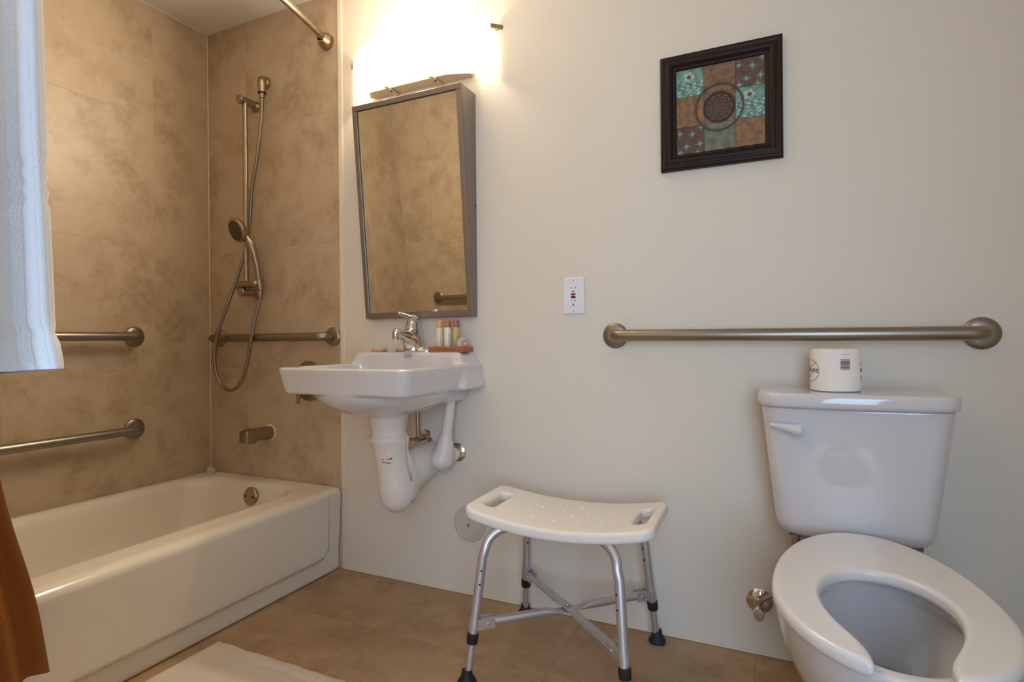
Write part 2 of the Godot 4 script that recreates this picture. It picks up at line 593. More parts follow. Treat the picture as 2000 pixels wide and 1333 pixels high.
# ---------------------------------------------------------------- bathtub
func build_tub() -> void:
	var t := thing("bathtub", "white enamelled alcove bathtub with straight apron below the tiled wall", "bathtub")
	var zl := ROOM_Z - 0.002
	var f := func(p: Vector3) -> float:
		var d := rbox(p - Vector3(TUB_X / 2.0 + 0.0015, RIM / 2.0, zl / 2.0 + 0.001), Vector3(TUB_X / 2.0 - 0.0015, RIM / 2.0, zl / 2.0 - 0.001), 0.008)
		# a broad round over the apron
		var rr := Vector2(maxf(p.x - TUB_X + 0.036, 0.0), maxf(p.y - RIM + 0.030, 0.0) * 1.2).length() - 0.036
		d = smax(d, rr, 0.004)
		# the apron: a proud panel with rounded corner above a set-back toe and end margin
		var deep := 0.016 * clampf((0.30 - p.y) / 0.22, 0.0, 1.0)
		var panel := rbox(p - Vector3(TUB_X - 0.1, 0.30, zl / 2.0 + 0.02), Vector3(0.5, 0.228, zl / 2.0 - 0.055), 0.05)
		d = smax(d, -maxf(TUB_X - deep - p.x, 0.002 - panel), 0.012)
		# the well, wider at the top
		var k := 0.055 * clampf((RIM - p.y) / 0.3, 0.0, 1.0)
		var well := rbox(p - Vector3(0.342, 0.42, 0.850), Vector3(0.282 - k, 0.365, 0.765 - k * 1.6), 0.13)
		return smax(d, -well, 0.035)
	obj("basin", sdf_mesh(f, Vector3(-0.03, -0.03, -0.03), Vector3(TUB_X + 0.03, RIM + 0.03, ROOM_Z + 0.02), 0.011), M.tub, t)
	var n := Vector3(0, 0.13, 1).normalized()
	var c := Vector3(0.374, 0.272, 0.107)
	var pl := obj("overflow_plate", lathe(ST(), [[0, -0.008], [0.036, -0.008], [0.0375, 0.003], [0.034, 0.007], [0, 0.008]], c, n, 32), M.nickel, t)
	for s in [-1, 1]:
		obj("screw", lathe(ST(), [[0, 0], [0.0045, 0], [0.004, 0.0105], [0, 0.011]], c + Vector3(0.021 * s, 0, 0), n, 12), M.dark, pl)
	var k := thing("rubber_stopper", "small grey rounded stopper lying on the tub ledge in the tiled corner", "stopper", Vector3(0.052, RIM - 0.001, 0.043))
	obj("dome", lathe(ST(), [[0, 0], [0.021, 0], [0.022, 0.006], [0.019, 0.018], [0.012, 0.028], [0, 0.031]], Vector3.ZERO), M.clear, k)
	obj("pull_knob", lathe(ST(), [[0, 0.028], [0.005, 0.028], [0.006, 0.034], [0.004, 0.038], [0, 0.039]], Vector3.ZERO), M.clear, k)

# ---------------------------------------------------------------- lamp over the mirror
func build_vanity_light() -> void:
	var cx := 1.152
	var t := thing("vanity_light", "lit wall lamp with curved frosted glass shade above the tilted mirror", "lamp")
	obj("backplate", bx(cx - 0.215, 1.845, 0.0, cx + 0.215, 1.965, 0.018, 0.003), M.nickel, t)
	# tray under the bulbs with slanting ends
	var st := ST()
	var a := []
	var b := []
	for p in [[-0.212, 0.004], [-0.222, 0.018], [-0.196, 0.058], [0.196, 0.058], [0.222, 0.018], [0.212, 0.004]]:
		a.append(Vector3(cx + p[0], 1.828, p[1]))
		b.append(Vector3(cx + p[0], 1.840, p[1]))
	var c := Vector3(cx, 1.834, 0.03)
	poly(st, a, c); poly(st, b, c)
	for i in 6: poly(st, [a[i], a[(i + 1) % 6], b[(i + 1) % 6], b[i]], c)
	obj("tray", st, M.lamp_tray, t)
	# the glass: a bowed sheet with rounded shoulders
	var rows := []
	var outer := []
	var inner := []
	for i in 41:
		var s := -1.0 + 2.0 * i / 40.0
		var x := cx + 0.306 * s
		var z := 0.010 + 0.108 * pow(maxf(1.0 - s * s, 0.0), 0.62)
		outer.append(Vector3(x, 0, z))
	for i in 41:
		var p: Vector3 = outer[40 - i]
		var q := (p - Vector3(cx, 0, 0.0)) * Vector3(0.982, 1, 0.95) + Vector3(cx, 0, 0.0)
		inner.append(q)
	var loop := outer + inner
	for y in [1.808, 1.990]:
		var r := []
		for p in loop: r.append(Vector3(p.x, y, p.z))
		rows.append(r)
	var gs := ST()
	grid(gs, [rows[1], rows[0]], true, 1)
	for y in 2:
		for i in 40:
			poly(gs, [rows[y][i], rows[y][i + 1], rows[y][80 - i], rows[y][81 - i]], Vector3(cx, 1.9, 0.05))
	obj("glass_shade", gs, M.glass_shade, t)
	# clips that hold the glass at its lower edge and at its two ends
	for s in [-0.105, 0.085]:
		var k := ST()
		box(k, Vector3(cx + s, 1.824, 0.052), Vector3(0.016, 0.004, 0.100), 0.001)
		var cl := obj("clip", k, M.lamp_tray, t)
		obj("screw", lathe(ST(), [[0, 0], [0.004, 0], [0.003, 0.003], [0, 0.0032]], Vector3(cx + s, 1.822, 0.045), Vector3.DOWN, 10), M.dark, cl)
	for s in [-1, 1]:
		var k := ST()
		var e := Vector3(cx + s * 0.318, 1.982, 0.014)
		var q := [e + Vector3(-s * 0.020, 0.0, 0.016), e + Vector3(s * 0.012, 0.0, -0.014), e + Vector3(-s * 0.020, 0.0, -0.014)]
		var q2 := []
		for v in q: q2.append(v - Vector3(0, 0.014, 0))
		var m := e - Vector3(s * 0.01, 0.007, 0.005)
		poly(k, q, m); poly(k, q2, m)
		for i in 3: poly(k, [q[i], q[(i + 1) % 3], q2[(i + 1) % 3], q2[i]], m)
		obj("end_clip", k, M.nickel, t)
	var front := AreaLight3D.new()
	front.name = "shade_light"
	front.area_size = Vector2(0.54, 0.17)
	front.position = Vector3(cx, 1.899, 0.128)
	front.rotation.y = PI
	front.light_color = Color(1.0, 0.935, 0.85)
	front.light_energy = 1.58
	front.area_range = 8.0
	front.area_attenuation = 2.0
	front.shadow_enabled = true
	t.add_child(front)
	var upward := AreaLight3D.new()         # out of the open top of the shade
	upward.name = "shade_top_light"
	upward.area_size = Vector2(0.36, 0.04)
	upward.position = Vector3(cx, 1.992, 0.092)
	upward.rotation.x = PI / 2 + 0.62
	upward.light_color = Color(1.0, 0.935, 0.85)
	upward.light_energy = 0.17
	upward.area_range = 8.0
	upward.area_attenuation = 2.0
	upward.shadow_enabled = true
	t.add_child(upward)
	for s in [-0.17, 0.0, 0.17]:
		var at := Vector3(cx + s, 1.895, 0.062)
		obj("bulb", lathe(ST(), [[0, -0.034], [0.012, -0.032], [0.021, -0.02], [0.024, 0.0], [0.021, 0.02], [0.012, 0.032], [0, 0.034]], at, Vector3.RIGHT, 20), M.bulb, t)
		var l := OmniLight3D.new()
		l.name = "bulb_light"
		l.position = at
		l.light_color = Color(1.0, 0.935, 0.85)
		l.light_energy = 0.028
		l.light_size = 0.022
		l.omni_range = 8.0
		l.omni_attenuation = 2.0
		l.shadow_enabled = true
		t.add_child(l, true)

# ---------------------------------------------------------------- tilted mirror
func build_mirror() -> void:
	var t := thing("tilted_mirror", "tall steel framed wall mirror leaning forward at the top above the sink", "mirror")
	var x0 := 0.913
	var x1 := 1.373
	var T := Vector3(0, 1.765, 0.107)
	var B := Vector3(0, 0.985, 0.038)
	var up := (T - B).normalized()
	var n := Vector3(1, 0, 0).cross(up)
	var set_back := 0.010
	var st := ST()
	var prof := [Vector3(0, 1.765, 0.0), T - n * set_back, B - n * set_back, Vector3(0, 0.985, 0.0)]
	var L := []
	var Rr := []
	for p in prof:
		L.append(p + Vector3(x0, 0, 0)); Rr.append(p + Vector3(x1, 0, 0))
	var c := Vector3((x0 + x1) / 2, 1.4, 0.03)
	poly(st, L, c); poly(st, Rr, c)
	for i in 4: poly(st, [L[i], L[(i + 1) % 4], Rr[(i + 1) % 4], Rr[i]], c)
	obj("housing", st, M.cabinet, t)
	var bs := Basis(Vector3.RIGHT, up, n)
	var h := (T - B).length()
	var mid := (T + B) / 2 + Vector3((x0 + x1) / 2, 0, 0) - n * set_back / 2
	var w := x1 - x0
	var fw := 0.019
	var fs := ST()
	box(fs, mid + up * (h - fw) / 2, Vector3(w, fw, set_back), 0.0015, bs)
	box(fs, mid - up * (h - fw) / 2, Vector3(w, fw, set_back), 0.0015, bs)
	for s in [-1, 1]:
		box(fs, mid + Vector3(s * (w - fw) / 2, 0, 0), Vector3(fw, h - 2 * fw, set_back), 0.0015, bs)
	obj("frame", fs, M.cabinet, t)
	obj("mirror_glass", box(ST(), mid - n * 0.003, Vector3(w - 2 * fw - 0.004, h - 2 * fw - 0.004, 0.003), 0.0003, bs), M.mirror, t)
	obj("screw", lathe(ST(), [[0, 0], [0.004, 0], [0.003, 0.002], [0, 0.002]], Vector3(x1, 1.372, 0.008), Vector3.RIGHT, 10), M.dark, t)

# ---------------------------------------------------------------- sink and what is on it
func build_sink() -> void:
	var cx := 1.142
	var DECK := 0.863
	var t := thing("wall_hung_sink", "white wall hung porcelain sink with raised back ledge beside the tub", "sink")
	var f := func(p: Vector3) -> float:
		var q := Vector3(p.x - cx, p.y, p.z)
		var dr := 0.20 * (0.822 - p.y)
		var e := Vector2(absf(q.x) - 0.251 + dr + 0.034, absf(q.z - 0.205) - 0.253 + dr * 0.9 + 0.034)
		var plan := Vector2(maxf(e.x, 0), maxf(e.y, 0)).length() + minf(maxf(e.x, e.y), 0.0) - 0.034
		var ap := slab(plan, q.y - 0.7805, 0.0415, 0.010)
		var deck := rbox(q - Vector3(0, 0.80, 0.045), Vector3(0.243 - 0.35 * (p.y - 0.80), DECK - 0.80, 0.075 - 0.3 * (p.y - 0.83)), 0.016)
		var bowl := ellipsoid(q - Vector3(0, 0.752, 0.228), Vector3(0.230, 0.099, 0.218))
		var tail := rbox(q - Vector3(0.0, 0.735, 0.05), Vector3(0.19, 0.045, 0.075), 0.02)
		var d := smin(smin(ap, deck, 0.012), smin(bowl, tail, 0.03), 0.006)
		var well := rbox(q - Vector3(0, 0.84, 0.262), Vector3(0.213, 0.085, 0.158), 0.06)
		well = smin(well, ellipsoid(q - Vector3(0, 0.80, 0.245), Vector3(0.180, 0.105, 0.150)), 0.03)
		d = smax(d, -well, 0.012)
		return maxf(d, -p.z)
	obj("basin", sdf_mesh(f, Vector3(cx - 0.28, 0.63, -0.02), Vector3(cx + 0.28, 0.885, 0.49), 0.0062), M.china, t)
	for k in 2:
		obj("maker_mark", bx(cx - 0.002 + 0.002 * k, 0.8520 - 0.0075 * k, 0.1065 + 0.0025 * k, cx + 0.024, 0.8545 - 0.0075 * k, 0.116, 0.0), M.blue_ink, t)
	obj("drain_ring", lathe(ST(), [[0, -0.01], [0.03, -0.01], [0.032, 0.003], [0.024, 0.005], [0, 0.001]], Vector3(cx, 0.697, 0.245)), M.chrome, t)
	obj("tailpiece", tube(ST(), [Vector3(cx, 0.70, 0.22), Vector3(cx, 0.60, 0.22)], 0.018), M.nickel, t)
	# faucet
	var fc := thing("faucet", "chrome single lever faucet on the back ledge of the sink", "faucet", Vector3(cx + 0.006, DECK - 0.001, 0.066))
	obj("base_plate", lathe(ST(), [[0, 0], [0.076, 0], [0.077, 0.005], [0.072, 0.011], [0.05, 0.015], [0, 0.016]], Vector3.ZERO, Vector3.UP, 36, 1.0, 0.36), M.chrome, fc)
	var body := func(p: Vector3) -> float:
		var d := cone(p, Vector3(0, 0.0, 0.0), Vector3(0, 0.074, 0.006), 0.036, 0.0265)
		d = smin(d, cone(p, Vector3(0.0, 0.015, 0), Vector3(0.045, 0.006, 0), 0.016, 0.009), 0.02)
		d = smin(d, cone(p, Vector3(0.0, 0.015, 0), Vector3(-0.045, 0.006, 0), 0.016, 0.009), 0.02)
		d = smin(d, cone(p, Vector3(0, 0.045, 0.0), Vector3(0, 0.068, 0.098), 0.026, 0.0150), 0.022)
		return maxf(d, -p.y + 0.004)
	obj("body", sdf_mesh(body, Vector3(-0.07, -0.005, -0.05), Vector3(0.07, 0.115, 0.13), 0.0032), M.chrome, fc)
	obj("aerator", lathe(ST(), [[0, 0.030], [0.009, 0.030], [0.0105, 0.034], [0.0105, 0.058], [0, 0.058]], Vector3(0, 0.012, 0.104), Vector3.UP, 20), M.chrome, fc)
	var lever := func(p: Vector3) -> float:
		var d := cone(p, Vector3(0, 0.082, 0.006), Vector3(0, 0.108, 0.002), 0.0255, 0.0205)
		var q := Vector3(p.x, p.y, p.z)
		var l := cone(q * Vector3(0.7, 1, 1), Vector3(0, 0.118, -0.006), Vector3(0, 0.136, 0.082), 0.0105, 0.0058)
		return smin(d, l, 0.016)
	obj("lever", sdf_mesh(lever, Vector3(-0.035, 0.055, -0.04), Vector3(0.035, 0.155, 0.11), 0.0032), M.chrome, fc)
	# tray with little bottles
	var tz := 0.066
	var ty := DECK - 0.001
	var tr := thing("wooden_tray", "small reddish wooden tray with printed front on the sink ledge", "tray", Vector3(1.302, ty, tz))
	obj("board", bx(-0.072, 0, -0.030, 0.072, 0.006, 0.030, 0.001), M.wood, tr)
	for s in [-1, 1]:
		obj("side_rail", bx(-0.072, 0.006, s * 0.028 - 0.0025, 0.072, 0.019, s * 0.028 + 0.0025, 0.001), M.wood, tr)
		obj("end_rail", bx(s * 0.0695 - 0.0025, 0.006, -0.0255, s * 0.0695 + 0.0025, 0.019, 0.0255, 0.001), M.wood, tr)
	var pr := ST()
	for i in 9: box(pr, Vector3(-0.030 + i * 0.0068, 0.0105, 0.0306), Vector3(0.0048, 0.0018, 0.0006), 0.0001)
	obj("printed_mark", pr, M.ink, tr)
	var caps := [M.cap_peach, M.cap_brown, M.cap_rose]
	var fills := [M.bottle, M.lotion, M.gold_liquid]
	var names := ["small cream toiletry bottle with peach cap, nearest the faucet on the tray", "small white toiletry bottle with brown cap between two others on the tray", "small golden toiletry bottle with dark rose cap beside the round soap"]
	for i in 3:
		var bt := thing("toiletry_bottle", names[i], "bottle", Vector3(1.2565 + 0.0335 * i, ty + 0.006, tz - 0.002), 0.0, "toiletry bottles on the wooden tray")
		obj("body", lathe(ST(), [[0, 0], [0.0115, 0], [0.0128, 0.002], [0.0128, 0.075], [0.0115, 0.080], [0, 0.080]], Vector3.ZERO, Vector3.UP, 24), fills[i], bt)
		obj("cap", lathe(ST(), [[0, 0.0795], [0.0118, 0.0795], [0.0122, 0.081], [0.0122, 0.102], [0.011, 0.104], [0, 0.104]], Vector3.ZERO, Vector3.UP, 24), caps[i], bt)
		var lb := ST()
		var rng := RandomNumberGenerator.new()
		rng.seed = 50 + i
		for k in 12:
			var y := 0.022 + k * 0.0032
			on_cylinder(lb, 0.01285, [Vector2(0.75 - 0.06 - rng.randf() * 0.05, y), Vector2(0.75 + 0.05, y)], 0.0011)
		on_cylinder(lb, 0.01285, [Vector2(0.35, 0.009), Vector2(1.15, 0.009)], 0.003)
		obj("label_print", lb, M.ink, bt)
	var so := thing("wrapped_soap", "round pleat wrapped soap standing on edge at the tray end", "soap", Vector3(1.3535, ty + 0.0285, tz + 0.004), -0.38)
	var wr := ST()
	lathe(wr, [[0, -0.0085], [0.017, -0.0085], [0.0215, -0.006], [0.0225, 0.0], [0.0215, 0.006], [0.017, 0.0085], [0.006, 0.0092], [0, 0.0085]], Vector3.ZERO, Vector3.RIGHT, 32)
	obj("wrapper", wr, M.wrap, so)
	var pl := ST()
	for i in 18:
		var a := TAU * i / 18
		var d := Vector3(0, cos(a), sin(a))
		tube(pl, [d * 0.005 + Vector3(0.0092, 0, 0), d * 0.019 + Vector3(0.0078, 0, 0)], 0.0008, 5)
	obj("pleats", pl, M.cap_rose, so)
	obj("sticker", lathe(ST(), [[0, 0.0085], [0.005, 0.0085], [0.005, 0.0105], [0, 0.0106]], Vector3.ZERO, Vector3.RIGHT, 16), M.plastic, so)
	var sd := thing("soap_disc", "flat round peach soap lying on the left of the sink ledge", "soap", Vector3(0.992, ty, 0.060))
	obj("disc", lathe(ST(), [[0, 0], [0.026, 0], [0.0285, 0.003], [0.0285, 0.009], [0.026, 0.012], [0, 0.0125]], Vector3.ZERO, Vector3.UP, 32), M.soap, sd)
	# moulded covers over the pipes
	var pc := thing("pipe_cover", "white moulded drain pipe cover hanging down under the sink bowl", "pipe cover")
	var cov := func(p: Vector3) -> float:
		var d := cone(p, Vector3(1.152, 0.69, 0.225), Vector3(1.160, 0.60, 0.225), 0.076, 0.054)
		d = smin(d, ellipsoid(p - Vector3(1.156, 0.580, 0.225), Vector3(0.066, 0.024, 0.066)), 0.012)
		d = smin(d, cone(p, Vector3(1.164, 0.555, 0.225), Vector3(1.180, 0.385, 0.215), 0.057, 0.044), 0.02)
		d = smin(d, cone(p, Vector3(1.172, 0.490, 0.20), Vector3(1.200, 0.496, 0.035), 0.044, 0.040), 0.03)
		d = smin(d, cone(p, Vector3(1.180, 0.410, 0.20), Vector3(1.200, 0.465, 0.05), 0.044, 0.034), 0.07)
		# seam down the side
		var seam := Vector2(p.z - 0.205, p.x - 1.222).length() - 0.010
		d = smax(d, -seam, 0.006)
		return maxf(d, 0.003 - p.z)
	obj("shell", sdf_mesh(cov, Vector3(1.05, 0.32, -0.01), Vector3(1.27, 0.70, 0.32), 0.006), M.vinyl, pc)
	var ms := ST()
	for i in 5: box(ms, Vector3(1.163 + 0.009 * i, 0.520 + 0.001 * i, 0.2755 - 0.0022 * absf(i - 1)), Vector3(0.006, 0.0045, 0.004), 0.0003)
	obj("sticker_print", ms, M.ink, pc)
	var mo := ST()
	for i in 3: box(mo, Vector3(1.174 + 0.009 * i, 0.5115 - 0.001 * i, 0.2745 - 0.0012 * i), Vector3(0.008, 0.004, 0.004), 0.0003)
	obj("sticker_print", mo, M.orange_ink, pc)
	var sc := thing("pipe_cover", "white bone shaped supply pipe cover sloping under the right of the sink", "pipe cover")
	var cov2 := func(p: Vector3) -> float:
		var d := cone(p, Vector3(1.309, 0.71, 0.075), Vector3(1.288, 0.56, 0.080), 0.016, 0.020)
		d = smin(d, cone(p, Vector3(1.284, 0.515, 0.082), Vector3(1.276, 0.492, 0.085), 0.030, 0.037), 0.045)
		d = smin(d, cone(p, Vector3(1.27, 0.50, 0.08), Vector3(1.285, 0.500, 0.03), 0.030, 0.026), 0.02)
		return maxf(d, 0.012 - p.z)
	obj("shell", sdf_mesh(cov2, Vector3(1.20, 0.43, 0.0), Vector3(1.35, 0.74, 0.14), 0.005), M.vinyl, sc)
	obj("escutcheon", lathe(ST(), [[0, 0], [0.032, 0], [0.033, 0.003], [0.024, 0.010], [0, 0.012]], Vector3(1.289, 0.503, 0.0), Vector3(0, 0, 1)), M.chrome, sc)
	var sp := thing("supply_pipe", "thin metal supply pipe with small valve between the two pipe covers", "pipe")
	obj("riser", tube(ST(), [Vector3(1.152, 0.72, 0.05), Vector3(1.152, 0.62, 0.05), Vector3(1.155, 0.545, 0.05)], 0.007, 12), M.nickel, sp)
	obj("valve_body", tube(ST(), [Vector3(1.155, 0.549, 0.0), Vector3(1.155, 0.549, 0.062)], 0.010, 14), M.nickel, sp)
	obj("valve_handle", box(ST(), Vector3(1.140, 0.549, 0.066), Vector3(0.05, 0.010, 0.008), 0.003), M.nickel, sp)
	obj("escutcheon", lathe(ST(), [[0, 0], [0.028, 0], [0.028, 0.003], [0.018, 0.008], [0, 0.009]], Vector3(1.155, 0.549, 0.0), Vector3(0, 0, 1)), M.chrome, sp)

func on_cylinder(st: SurfaceTool, r: float, pts: Array, w: float) -> void:
	# a printed stroke on a cylinder about y: points are (angle, height)
	st.set_smooth_group(-1)
	for i in pts.size() - 1:
		var a: Vector2 = pts[i]
		var b: Vector2 = pts[i + 1]
		var steps := maxi(1, ceili(absf(b.x - a.x) / 0.12))
		for k in steps:
			var p := a.lerp(b, float(k) / steps)
			var q := a.lerp(b, float(k + 1) / steps)
			var d := Vector2((q.x - p.x) * r, q.y - p.y)
			if d.length() < 1e-7: continue
			d = d.normalized()
			var n := Vector2(-d.y / r, d.x) * w / 2
			var f := func(v: Vector2, rr: float) -> Vector3: return Vector3(sin(v.x) * rr, v.y, cos(v.x) * rr)
			var c: Vector3 = f.call((p + q) / 2, r * 0.5)
			poly(st, [f.call(p - n, r + 0.0002), f.call(q - n, r + 0.0002), f.call(q + n, r + 0.0002), f.call(p + n, r + 0.0002)], c)

# ---------------------------------------------------------------- toilet
func build_toilet() -> void:
	var cx := 2.488
	var t := thing("toilet", "white porcelain toilet with open front seat and no cover under the long grab bar", "toilet", Vector3(cx, 0, 0))
	var bowl := func(p: Vector3) -> float:
		var s := 1.0
		var y := p.y
		# outer cup: outline shrinks downward
		var k := clampf((0.418 - y) / 0.30, 0.0, 1.2)
		var shrink := 0.012 * k + 0.135 * k * k
		var cup := egg(p.x, p.z, 0.176 - shrink, 0.55 - 0.06 * k, 0.33 - shrink, 0.258 - shrink * 1.5)
		cup = smax(cup, absf(y - 0.27) - 0.148, 0.014)
		var flare := 0.02 * pow(clampf(1.0 - y / 0.08, 0.0, 1.0), 2.0)
		var ped := rbox(p - Vector3(0, 0.14, 0.36), Vector3(0.105 + flare, 0.14, 0.215 + flare), 0.10)
		ped = maxf(ped, -y + 0.001)
		var ped2 := rbox(Vector3(p.x, 0, p.z) - Vector3(0, 0, 0.36), Vector3(0.105 + flare, 1.0, 0.215 + flare), 0.10)
		ped = maxf(ped2, maxf(y - 0.26, -y))
		var shelf := rbox(p - Vector3(0, 0.325, 0.155), Vector3(0.115, 0.072, 0.13), 0.03)
		var d := smin(smin(cup, ped, 0.08), shelf, 0.05)
		# the well under a narrower rim
		var kk := clampf((0.418 - y) / 0.20, 0.0, 1.2)
		var wi := lerpf(0.138, 0.123, smoothstep(0.372, 0.392, y)) - 0.075 * kk * kk
		var well := egg(p.x, p.z, wi, 0.575 - 0.05 * kk, 0.168 - 0.06 * kk * kk, 0.196 - 0.10 * kk * kk)
		well = maxf(well, 0.215 - y)
		return smax(d, -well, 0.012)
	obj("bowl", sdf_mesh(bowl, Vector3(-0.21, -0.02, -0.01), Vector3(0.21, 0.445, 0.85), 0.008), M.china, t)
	obj("water", lathe(ST(), [[0, 0], [0.085, 0], [0.085, 0.002], [0, 0.002]], Vector3(0, 0.256, 0.545), Vector3.UP, 32, 0.9, 1.2), M.water, t)
	var seat := func(p: Vector3) -> float:
		var outer := egg(p.x, p.z, 0.180, 0.575, 0.368, 0.250)
		var inner := egg(p.x, p.z, 0.101, 0.590, 0.142, 0.165)
		var slot := maxf(absf(p.x) - 0.047, 0.63 - p.z)
		inner = smin(inner, slot, 0.05)
		var d2 := smax(outer, -inner, 0.012)
		return slab(d2, p.y - 0.4285, 0.0135, 0.0105)
	obj("seat", sdf_mesh(seat, Vector3(-0.2, 0.405, 0.19), Vector3(0.2, 0.450, 0.84), 0.005), M.seat, t)
	var tank := func(p: Vector3) -> float:
		var k := clampf((p.y - 0.400) / 0.335, -0.1, 1.1)
		var w := lerpf(0.167, 0.203, k)
		var zf := lerpf(0.186, 0.214, k) - 0.35 * p.x * p.x
		var zc := (0.022 + zf) / 2
		return rbox(p - Vector3(0, 0.60, zc), Vector3(w, 0.201, zf - zc), 0.044)
	obj("tank", sdf_mesh(func(p): return maxf(tank.call(p), p.y - 0.731), Vector3(-0.23, 0.38, 0.0), Vector3(0.23, 0.75, 0.24), 0.007), M.china, t)
	var lid := func(p: Vector3) -> float:
		var zf := 0.234 - 0.42 * p.x * p.x
		var zc := (0.012 + zf) / 2
		var q := Vector2(absf(p.x) - 0.211 + 0.05, absf(p.z - zc) - (zf - zc) + 0.05)
		var d2 := Vector2(maxf(q.x, 0), maxf(q.y, 0)).length() + minf(maxf(q.x, q.y), 0.0) - 0.05
		return slab(d2, p.y - 0.749, 0.0185, 0.012)
	obj("tank_lid", sdf_mesh(lid, Vector3(-0.235, 0.722, 0.0), Vector3(0.235, 0.78, 0.25), 0.0055), M.china, t)
	var lever := func(p: Vector3) -> float:
		var d := cone(p * Vector3(1, 1, 1), Vector3(-0.180, 0.688, 0.224), Vector3(-0.122, 0.679, 0.226), 0.0055, 0.0125)
		return smin(d, cone(p, Vector3(-0.122, 0.678, 0.20), Vector3(-0.122, 0.678, 0.224), 0.013, 0.013), 0.008)
	obj("flush_lever", sdf_mesh(lever, Vector3(-0.20, 0.655, 0.185), Vector3(-0.10, 0.705, 0.25), 0.003), M.china, t)
	for s in [-1, 1]:
		obj("tank_bolt", lathe(ST(), [[0, 0], [0.007, 0], [0.007, 0.02], [0.014, 0.021], [0.014, 0.027], [0, 0.027]], Vector3(s * 0.128, 0.378, 0.15), Vector3.UP, 12), M.nickel, t)
	# water valve on the wall
	var v := thing("water_valve", "chrome oval handled water valve low on the wall left of the toilet", "valve", Vector3(2.274, 0.155, 0.0))
	obj("escutcheon", lathe(ST(), [[0, 0], [0.034, 0], [0.035, 0.004], [0.026, 0.011], [0.012, 0.014], [0, 0.014]], Vector3.ZERO, Vector3(0, 0, 1)), M.chrome, v)
	obj("body", tube(ST(), [Vector3(0, 0, 0.01), Vector3(0, 0, 0.075)], 0.011), M.chrome, v)
	obj("handle", lathe(ST(), [[0, 0], [0.019, 0], [0.021, 0.006], [0.018, 0.013], [0, 0.015]], Vector3(0, -0.002, 0.075), Vector3(0, -0.15, 1), 24, 1.0, 0.72), M.chrome, v)
	obj("riser", tube(ST(), smooth([Vector3(0, 0.005, 0.05), Vector3(0.006, 0.022, 0.052), Vector3(0.045, 0.055, 0.055), Vector3(0.085, 0.12, 0.07), Vector3(0.095, 0.26, 0.085)]), 0.0065), M.nickel, v)
	# paper roll
	var tp := thing("toilet_paper_roll", "paper wrapped toilet roll with swirl emblem and barcode on the tank lid", "paper roll", Vector3(2.455, 0.767, 0.120))
	var r := 0.0565
	obj("wrapper", lathe(ST(), [[0, 0.0], [0.021, 0.0], [0.021, 0.002], [0.05, 0.0], [r, 0.003], [r + 0.0004, 0.05], [r, 0.099], [0.052, 0.1035], [0.024, 0.1045], [0.021, 0.101], [0, 0.100]], Vector3.ZERO, Vector3.UP, 40), M.paper, tp)
	var fold := ST()
	for i in 7:
		var a := TAU * i / 7.0 + 0.3
		tube(fold, [Vector3(sin(a) * 0.05, 0.1035, cos(a) * 0.05), Vector3(sin(a + 0.5) * 0.024, 0.1055, cos(a + 0.5) * 0.024)], 0.0012, 5)
	obj("wrapper_fold", fold, M.paper, tp)
	# print: barcode, small line above it, swirl emblems with upside-down lettering
	var bar := ST()
	var A0 := 0.30
	var rng := RandomNumberGenerator.new()
	rng.seed = 4
	var y := 0.0555
	while y < 0.0825:
		var th := [0.0007, 0.0011, 0.0017][rng.randi() % 3] as float
		on_cylinder(bar, r + 0.0003, [Vector2(A0 - 0.19, y), Vector2(A0 + 0.19, y)], th)
		y += th / 2 + 0.0013
	for i in 9: on_cylinder(bar, r + 0.0003, [Vector2(A0 - 0.18 + i * 0.042, 0.0925), Vector2(A0 - 0.155 + i * 0.042, 0.0925)], 0.0012)
	obj("barcode", bar, M.paper_ink, tp)
	for c in [-1.27, 1.56]:
		var em := ST()
		var e1 := []
		var e2 := []
		var e3 := []
		for i in 25:
			var a := -2.6 + 5.0 * i / 24.0
			e1.append(Vector2(c + 0.52 * cos(a), 0.051 + 0.027 * sin(a)))
			var s := i / 24.0
			e2.append(Vector2(c + lerpf(-0.5, 0.42, s), 0.070 - 0.010 * sin(s * 3.4) + 0.002 * s))
			e3.append(Vector2(c + lerpf(-0.5, 0.50, s), 0.038 + 0.016 * s * s - 0.004 * sin(s * 6.0)))
		for e in [e1, e2, e3]: on_cylinder(em, r + 0.0003, e, 0.0013)
		obj("emblem", em, M.paper_ink, tp)
		var tm := TextMesh.new()
		var sf := SystemFont.new()
		sf.font_names = PackedStringArray(["Droid Serif"])
		sf.font_weight = 700
		tm.font = sf
		tm.text = "Victoria"
		tm.font_size = 32
		tm.pixel_size = 0.00042
		tm.depth = 0.0
		var arr: Array = tm.get_mesh_arrays()
		var vs: PackedVector3Array = arr[Mesh.ARRAY_VERTEX]
		var ix = arr[Mesh.ARRAY_INDEX]
		var ls := ST()
		var order = ix if ix else range(vs.size())
		for i in order:
			var q: Vector3 = vs[i]
			var an: float = c - q.x / r
			ls.add_vertex(Vector3(sin(an) * (r + 0.0007), 0.0525 - q.y, cos(an) * (r + 0.0007)))
		obj("lettering", ls, M.paper_ink, tp)

